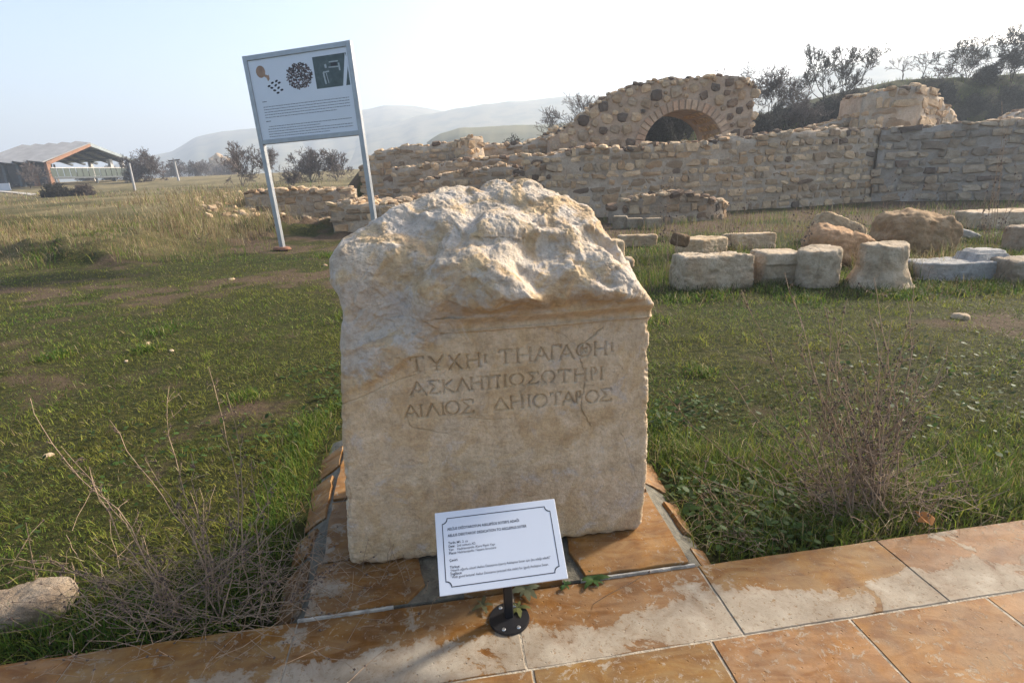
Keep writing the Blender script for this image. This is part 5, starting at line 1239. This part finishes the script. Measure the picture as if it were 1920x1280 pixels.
# broad green leaves by the plinth and scattered over the lawn
def leaf_discs(x, y, z, r, col):
    n = len(x); N6 = 6; a = np.linspace(0, 2*np.pi, N6, endpoint=False); t1, t2 = RNG.normal(size=n)*.35, RNG.normal(size=n)*.35
    ph = RNG.uniform(0, 6.28, n)
    dx = np.cos(a[None]+ph[:, None])*r[:, None]; dy = np.sin(a[None]+ph[:, None])*(r*RNG.uniform(.55, .95, n))[:, None]
    V = np.stack([x[:, None]+dx, y[:, None]+dy, z[:, None]+dx*t1[:, None]+dy*t2[:, None]], -1).reshape(-1, 3)
    Fq = (np.arange(n)*N6)[:, None]+np.arange(N6)[None]
    return V, Fq, np.repeat(np.concatenate([col, np.ones((n, 1))], 1), N6, 0)
LV, LF, LC, off = [], [], [], 0
def add_leaves(x, y, z, r, col):
    global off
    k = keep_lawn(x, y, -.06)
    v, f, c = leaf_discs(x[k], y[k], z[k], r[k], col[k]); LV.append(v); LF.append(f+off); LC.append(c); off += len(v)
for px, py, rx_, n in ((1390, 960, .20, 420), (1330, 930, .14, 200), (1470, 985, .14, 160), (1255, 790, .12, 130), (1290, 760, .14, 100), (640, 740, .16, 120), (600, 700, .2, 120), (520, 830, .3, 140), (200, 860, .4, 160), (1700, 760, .5, 260), (1850, 700, .5, 260)):
    p = gnd(px, py, -.05); x = p[0]+RNG.normal(size=n)*rx_; y = p[1]+RNG.normal(size=n)*rx_*.8
    add_leaves(x, y, terrain(x, y)+RNG.uniform(.01, .07, n), RNG.uniform(.008, .019, n), np.array([[.050, .085, .020]])*RNG.uniform(.6, 1.5, (n, 1)))
n = 20000; y = RNG.uniform(1.6, 8, n)**1.0; x = RNG.uniform(-1, 1, n)*(y+.6); k = RNG.random(n) < np.clip(fbm(x*1.1, y*1.1, 12., 3)*1.5+.2, 0, 1); x, y = x[k], y[k]; n = len(x)
add_leaves(x, y, terrain(x, y)+RNG.uniform(.004, .025, n), RNG.uniform(.004, .009, n), np.array([[.075, .095, .022]])*RNG.uniform(.6, 1.6, (n, 1)))
lme = npmesh('ground_leaves', np.concatenate(LV), [np.concatenate(LF)], False); attr(lme, 'col', np.concatenate(LC), 'FLOAT_COLOR')
lo_ = obj('ground_leaves', lme, M['grass']); lo_['kind'] = 'stuff'; lo_['label'] = 'small broad green leaves growing through the lawn'

# ------------------------------------------------------------------ dead shrubs and stalks
def seeds_mesh(pts, r):
    pts = np.asarray(pts); n = len(pts); o = np.array([[1, 0, 0], [-1, 0, 0], [0, 1, 0], [0, -1, 0], [0, 0, 1], [0, 0, -1]], float)
    rr = r*RNG.uniform(.5, 1.4, (n, 1, 1)); V = (pts[:, None]+o[None]*rr*RNG.uniform(.6, 1.4, (n, 6, 1))).reshape(-1, 3)
    t = np.array([[0, 2, 4], [2, 1, 4], [1, 3, 4], [3, 0, 4], [2, 0, 5], [1, 2, 5], [3, 1, 5], [0, 3, 5]])
    return V, ((np.arange(n)*6)[:, None, None]+t[None]).reshape(-1, 3)
FINE_S = [.20, .11]
def shrub(label, base, stems, seed, tip_r=.0008, base_r=.0030, seed_r=.0042, twig=.12, nseed=1.0, name='dead_shrub', fine=0):
    """stems: list of (start offset, end offset, sag) in metres from the base"""
    rng = np.random.default_rng(seed); root = thing(name, label, 'dry plant', base); segs = []; heads = []
    b = np.asarray(base)
    for a, e, sag in stems:
        a = np.array(a, float); e = np.array(e, float); N = 12; L = np.linalg.norm(e-a)
        perp = np.cross(e-a, [0, 0, 1.0]); perp = perp/max(np.linalg.norm(perp), 1e-6); pts = []
        w1, w2 = rng.normal()*.03*L, rng.normal()*.02*L
        for i in range(N+1):
            t = i/N; q = a+(e-a)*t + np.array([0, 0, 1.0])*sag*math.sin(math.pi*t) + perp*(w1*math.sin(math.pi*t)+w2*math.sin(2*math.pi*t)) + rng.normal(size=3)*.0045*(i > 0)
            pts.append(q)
        for i in range(N):
            t = i/N; r1 = base_r*(1-t)+tip_r*t; r2 = base_r*(1-t-1/N)+tip_r*(t+1/N); segs.append((*pts[i], *pts[i+1], r1, r2))
            if t > .18 and rng.random() < .85:
                d = (pts[i+1]-pts[i]); d = d/np.linalg.norm(d)
                for _ in range(rng.integers(1, 3)):
                    e2 = d*.8+rng.normal(size=3)*.55; e2[2] += .15; e2 /= np.linalg.norm(e2); l2 = twig*rng.uniform(.25, 1.1)*(1.15-t*.7)*min(1.0, L+.2); p = pts[i]
                    for j in range(3):
                        e2 = e2+rng.normal(size=3)*.16; e2 /= np.linalg.norm(e2); q = p+e2*l2/3; segs.append((*p, *q, r2*.6, max(tip_r*.8, r2*.45)))
                        if rng.random() < .6*nseed: heads.append(q+rng.normal(size=3)*.004)
                        if rng.random() < .5:
                            e3 = e2+rng.normal(size=3)*.6; e3 /= np.linalg.norm(e3); q3 = q+e3*l2*.3; segs.append((*q, *q3, tip_r, tip_r*.8))
                            if rng.random() < .8*nseed: heads.append(q3)
                        p = q
            if rng.random() < .5*nseed: heads.append(pts[i]+rng.normal(size=3)*.006)
    for k in range(fine):                                   # tangle of fine dead twigs round the foot
        p = rng.normal(size=3)*np.array([FINE_S[0], FINE_S[1], .05])+np.array([.06, FINE_S[1]*.8, .06]); d = rng.normal(size=3)*np.array([1, .6, .45]); d[2] = abs(d[2]); d /= np.linalg.norm(d); L = rng.uniform(.06, .26)
        for j in range(3):
            d = d+rng.normal(size=3)*.2; d /= np.linalg.norm(d); q = p+d*L/3; q[2] = max(q[2], .004); segs.append((*p, *q, .0013, .0010)); p = q
            if rng.random() < .35: heads.append(q)
    V, Fq = tubes(np.array(segs), 3); obj('stems', npmesh('stems', V, Fq), M['stem'], root)
    V, Ft = seeds_mesh(heads, seed_r); so = obj('seed_heads', npmesh('seed_heads', V, [Ft], False), M['seed'], root); so['kind'] = 'stuff'
    return root
def stem_to(base, px, py, Y, start=(0, 0, 0), sag=0.0): return (start, tuple(atY(px, py, Y)-np.asarray(base)), sag)
b1 = gnd(1620, 968, -.05); sr = random.Random(3)
def st1(px, py, dY, sag=.03): return stem_to(b1, px, py, b1[1]+dY, (sr.uniform(-.16, .14), sr.uniform(-.03, .08), 0), sag)
shrub('dry branching shrub with brown seed heads in front of the right lawn', b1,
      [st1(*q) for q in [(1388, 545, .25), (1470, 510, .3), (1490, 640, .1), (1545, 575, .2), (1590, 560, .3), (1640, 520, .25), (1700, 560, .3), (1715, 545, .2), (1745, 640, .2), (1760, 700, .1), (1560, 680, 0), (1610, 650, .1), (1660, 640, .2), (1580, 740, -.05), (1690, 740, 0), (1730, 780, -.02), (1640, 760, 0), (1780, 830, .1), (1530, 800, -.03), (1500, 720, .05), (1800, 900, -.02), (1840, 930, .05), (1620, 700, .2), (1670, 600, .15), (1535, 650, .15), (1570, 620, .3), (1600, 700, .1), (1630, 590, .3), (1690, 660, .1), (1720, 700, .2), (1650, 700, -.02), (1510, 760, .1), (1560, 760, .1), (1610, 780, .05), (1700, 800, .1), (1760, 760, .2), (1780, 650, .3), (1480, 680, .3)]]
      + [st1(1240, 735, .2, -.12), st1(1360, 700, .15, -.10), st1(1400, 830, .0, -.10), st1(1290, 880, .1, -.06), st1(1480, 860, -.05, -.05), st1(1440, 760, .05, -.06)], 5, twig=.15, base_r=.0038, tip_r=.0015, fine=320)
FINE_S[:] = [.36, .15]
b2 = gnd(360, 1190, -.05)
def st2(px, py, dY, sag=.0, sx=None): return stem_to(b2, px, py, b2[1]+dY, (sr.uniform(-.22, .26) if sx is None else sx, sr.uniform(-.02, .08), 0), sag)
shrub('sprawling dry weed with thin stems left of the plinth', b2,
      [st2(*q) for q in [(55, 745, .5, .05, -.1), (112, 838, .35, -.04, .0), (205, 785, .45, .0, .1), (318, 722, .5, .03, .05), (395, 690, .55, .02, .1), (425, 742, .4, .0, .2), (0, 1045, .1, .02), (30, 1060, .05, -.02), (160, 880, .25, 0), (270, 860, .3, 0), (360, 850, .3, 0), (470, 860, .3, 0), (520, 900, .2, 0), (560, 960, .15, 0), (640, 1050, .05, .02), (600, 1120, .02, .03), (250, 1000, .1, 0), (180, 1080, .05, .03), (100, 1130, .02, .02), (430, 960, .15, 0), (330, 930, .2, 0), (380, 1000, .1, 0), (470, 1010, .1, 0), (540, 1060, .05, .02), (300, 1080, .0, .03), (220, 1140, -.02, .02)]], 6, twig=.12, base_r=.0032, tip_r=.0011, seed_r=.0040, fine=620)
FINE_S[:] = [.2, .1]
b3 = S(.98, .05, -.05)
shrub('flattened bundle of dead grass stems beside the right plinth skirt', b3, [((sr.uniform(-.05, .1), sr.uniform(-.2, .2), .01), (sr.uniform(-.25, .2), sr.uniform(-.3, .35), sr.uniform(.02, .10)), .02) for k in range(46)], 8, twig=.03, base_r=.0012, nseed=.1, seed_r=.002)
def stalks(label, px, py, Y, tops, seed, r_=.004):
    b = atY(px, py, Y); b[2] = float(terrain(b[0], b[1]))
    shrub(label, b, [(((tx-px)*.0003*Y, 0, 0), tuple(atY(tx, ty, Y+dy)-b), 0) for tx, ty, dy in tops], seed, tip_r=r_*.4, base_r=r_, seed_r=.012, twig=.16, nseed=.3, name='dry_stalks')
stalks('tall straw stalks standing above the long slab at the right', 1868, 400, 8.4, [(1878, 190, 0), (1895, 218, 0), (1885, 240, .1), (1872, 285, .1), (1905, 300, 0), (1860, 330, 0), (1915, 330, .2), (1850, 345, 0)], 11, .0055)
stalks('thin straw stalks beside the small dark stone', 1256, 420, 8.0, [(1243, 325, 0), (1257, 338, 0), (1262, 318, .1), (1250, 352, 0), (1232, 350, 0), (1281, 352, .1)], 12, .004)
stalks('wispy dry weeds in front of the long wall', 1372, 395, 9.5, [(1374, 270, 0), (1392, 350, 0), (1350, 355, 0), (1410, 358, 0), (1385, 335, 0), (1330, 360, 0)], 13, .003)
stalks('tangled dry weeds above the tilted hollow stone', 1640, 400, 9.0, [(1600, 330, 0), (1640, 315, 0), (1680, 320, 0), (1720, 335, 0), (1740, 345, 0), (1570, 350, 0), (1660, 345, 0), (1700, 350, 0), (1790, 310, .2), (1620, 350, 0)], 14, .003)
stalks('brown dead thistle heads behind the boulder', 1505, 430, 7.6, [(1490, 385, 0), (1505, 378, 0), (1520, 382, 0), (1535, 388, 0), (1512, 392, 0), (1530, 376, 0)], 15, .004)
stalks('single bent straw stalk on the bank left of the sign', 372, 455, 12.5, [(379, 408, 0), (392, 425, 0), (365, 430, 0)], 16, .006)
# little weeds in the paving joints
def weed(label, px, py, n, L, seed, col):
    b = gnd(px, py, .004); rng = np.random.default_rng(seed); root = thing('paving_weed', label, 'weed', b); k = n
    for i in range(n):
        a = 2*math.pi*i/n+rng.normal()*.2; l = L*rng.uniform(.6, 1.1); V = []; N = 6
        for j in range(N+1):
            t = j/N; w = l*.16*math.sin(math.pi*min(1, t*.9+.08))*(1+.35*(j % 2)); h_ = l*(.55*t-.5*t*t)+.004
            c = np.array([math.cos(a)*l*t, math.sin(a)*l*t, h_]); sd_ = np.array([-math.sin(a), math.cos(a), .15*math.sin(i)])*w; V += [c-sd_, c+sd_]
        Fq = np.array([[2*j, 2*j+1, 2*j+3, 2*j+2] for j in range(N)])
        me = npmesh('leaf', np.array(V), Fq); attr(me, 'col', np.tile([*(np.array(col)*rng.uniform(.7, 1.3)), 1], (len(V), 1)), 'FLOAT_COLOR'); obj('leaf', me, M['grass'], root)
weed('green thistle rosette in the joint right of the plaque', 1112, 1088, 11, .062, 1, (.055, .10, .03))
weed('dusty grey-green weed behind the plaque post', 985, 1106, 9, .06, 2, (.13, .14, .085))
weed('small green weed at the lower right corner of the plaque', 1060, 1098, 6, .036, 3, (.04, .08, .025))
weed('thin pale weed on the left of the black base disc', 905, 1135, 5, .045, 4, (.11, .11, .06))
weed('sprig with narrow leaves lying over the base disc', 972, 1140, 5, .045, 5, (.12, .13, .05))
lb = gnd(1748, 985, .004)
me = npmesh('leaf', np.array([(0, 0, .0), (.035, .014, .012), (.06, .03, .004), (.03, .05, .02), (.0, .075, .008), (-.03, .045, .022), (-.055, .03, .006), (-.03, .01, .014)]), [np.array([[0, 1, 2, 3], [0, 3, 4, 5], [0, 5, 6, 7]])], False)
attr(me, 'col', np.tile([.30, .13, .04, 1], (8, 1)), 'FLOAT_COLOR'); tag(obj('fallen_leaf', me, M['dryleaf'], None, lb, (.2, .1, .4)), 'curled orange-brown leaf at the paving edge', 'leaf')

# ------------------------------------------------------------------ haze
hb = MB().box((0, 850, 42.0), (6800, 1900, 132.0)).mesh('haze'); t = NT('haze_air'); t.t.nodes.remove(t.b)
pv_ = t.n('VolumePrincipled'); pv_.inputs['Color'].default_value = (.76, .86, .98, 1); pv_.inputs['Density'].default_value = .0016; pv_.inputs['Anisotropy'].default_value = .25
t.l(pv_.outputs[0], t.out.inputs['Volume'])
hz = obj('haze', hb, t.m); hz['kind'] = 'stuff'; hz['label'] = 'thin pale winter haze filling the valley'
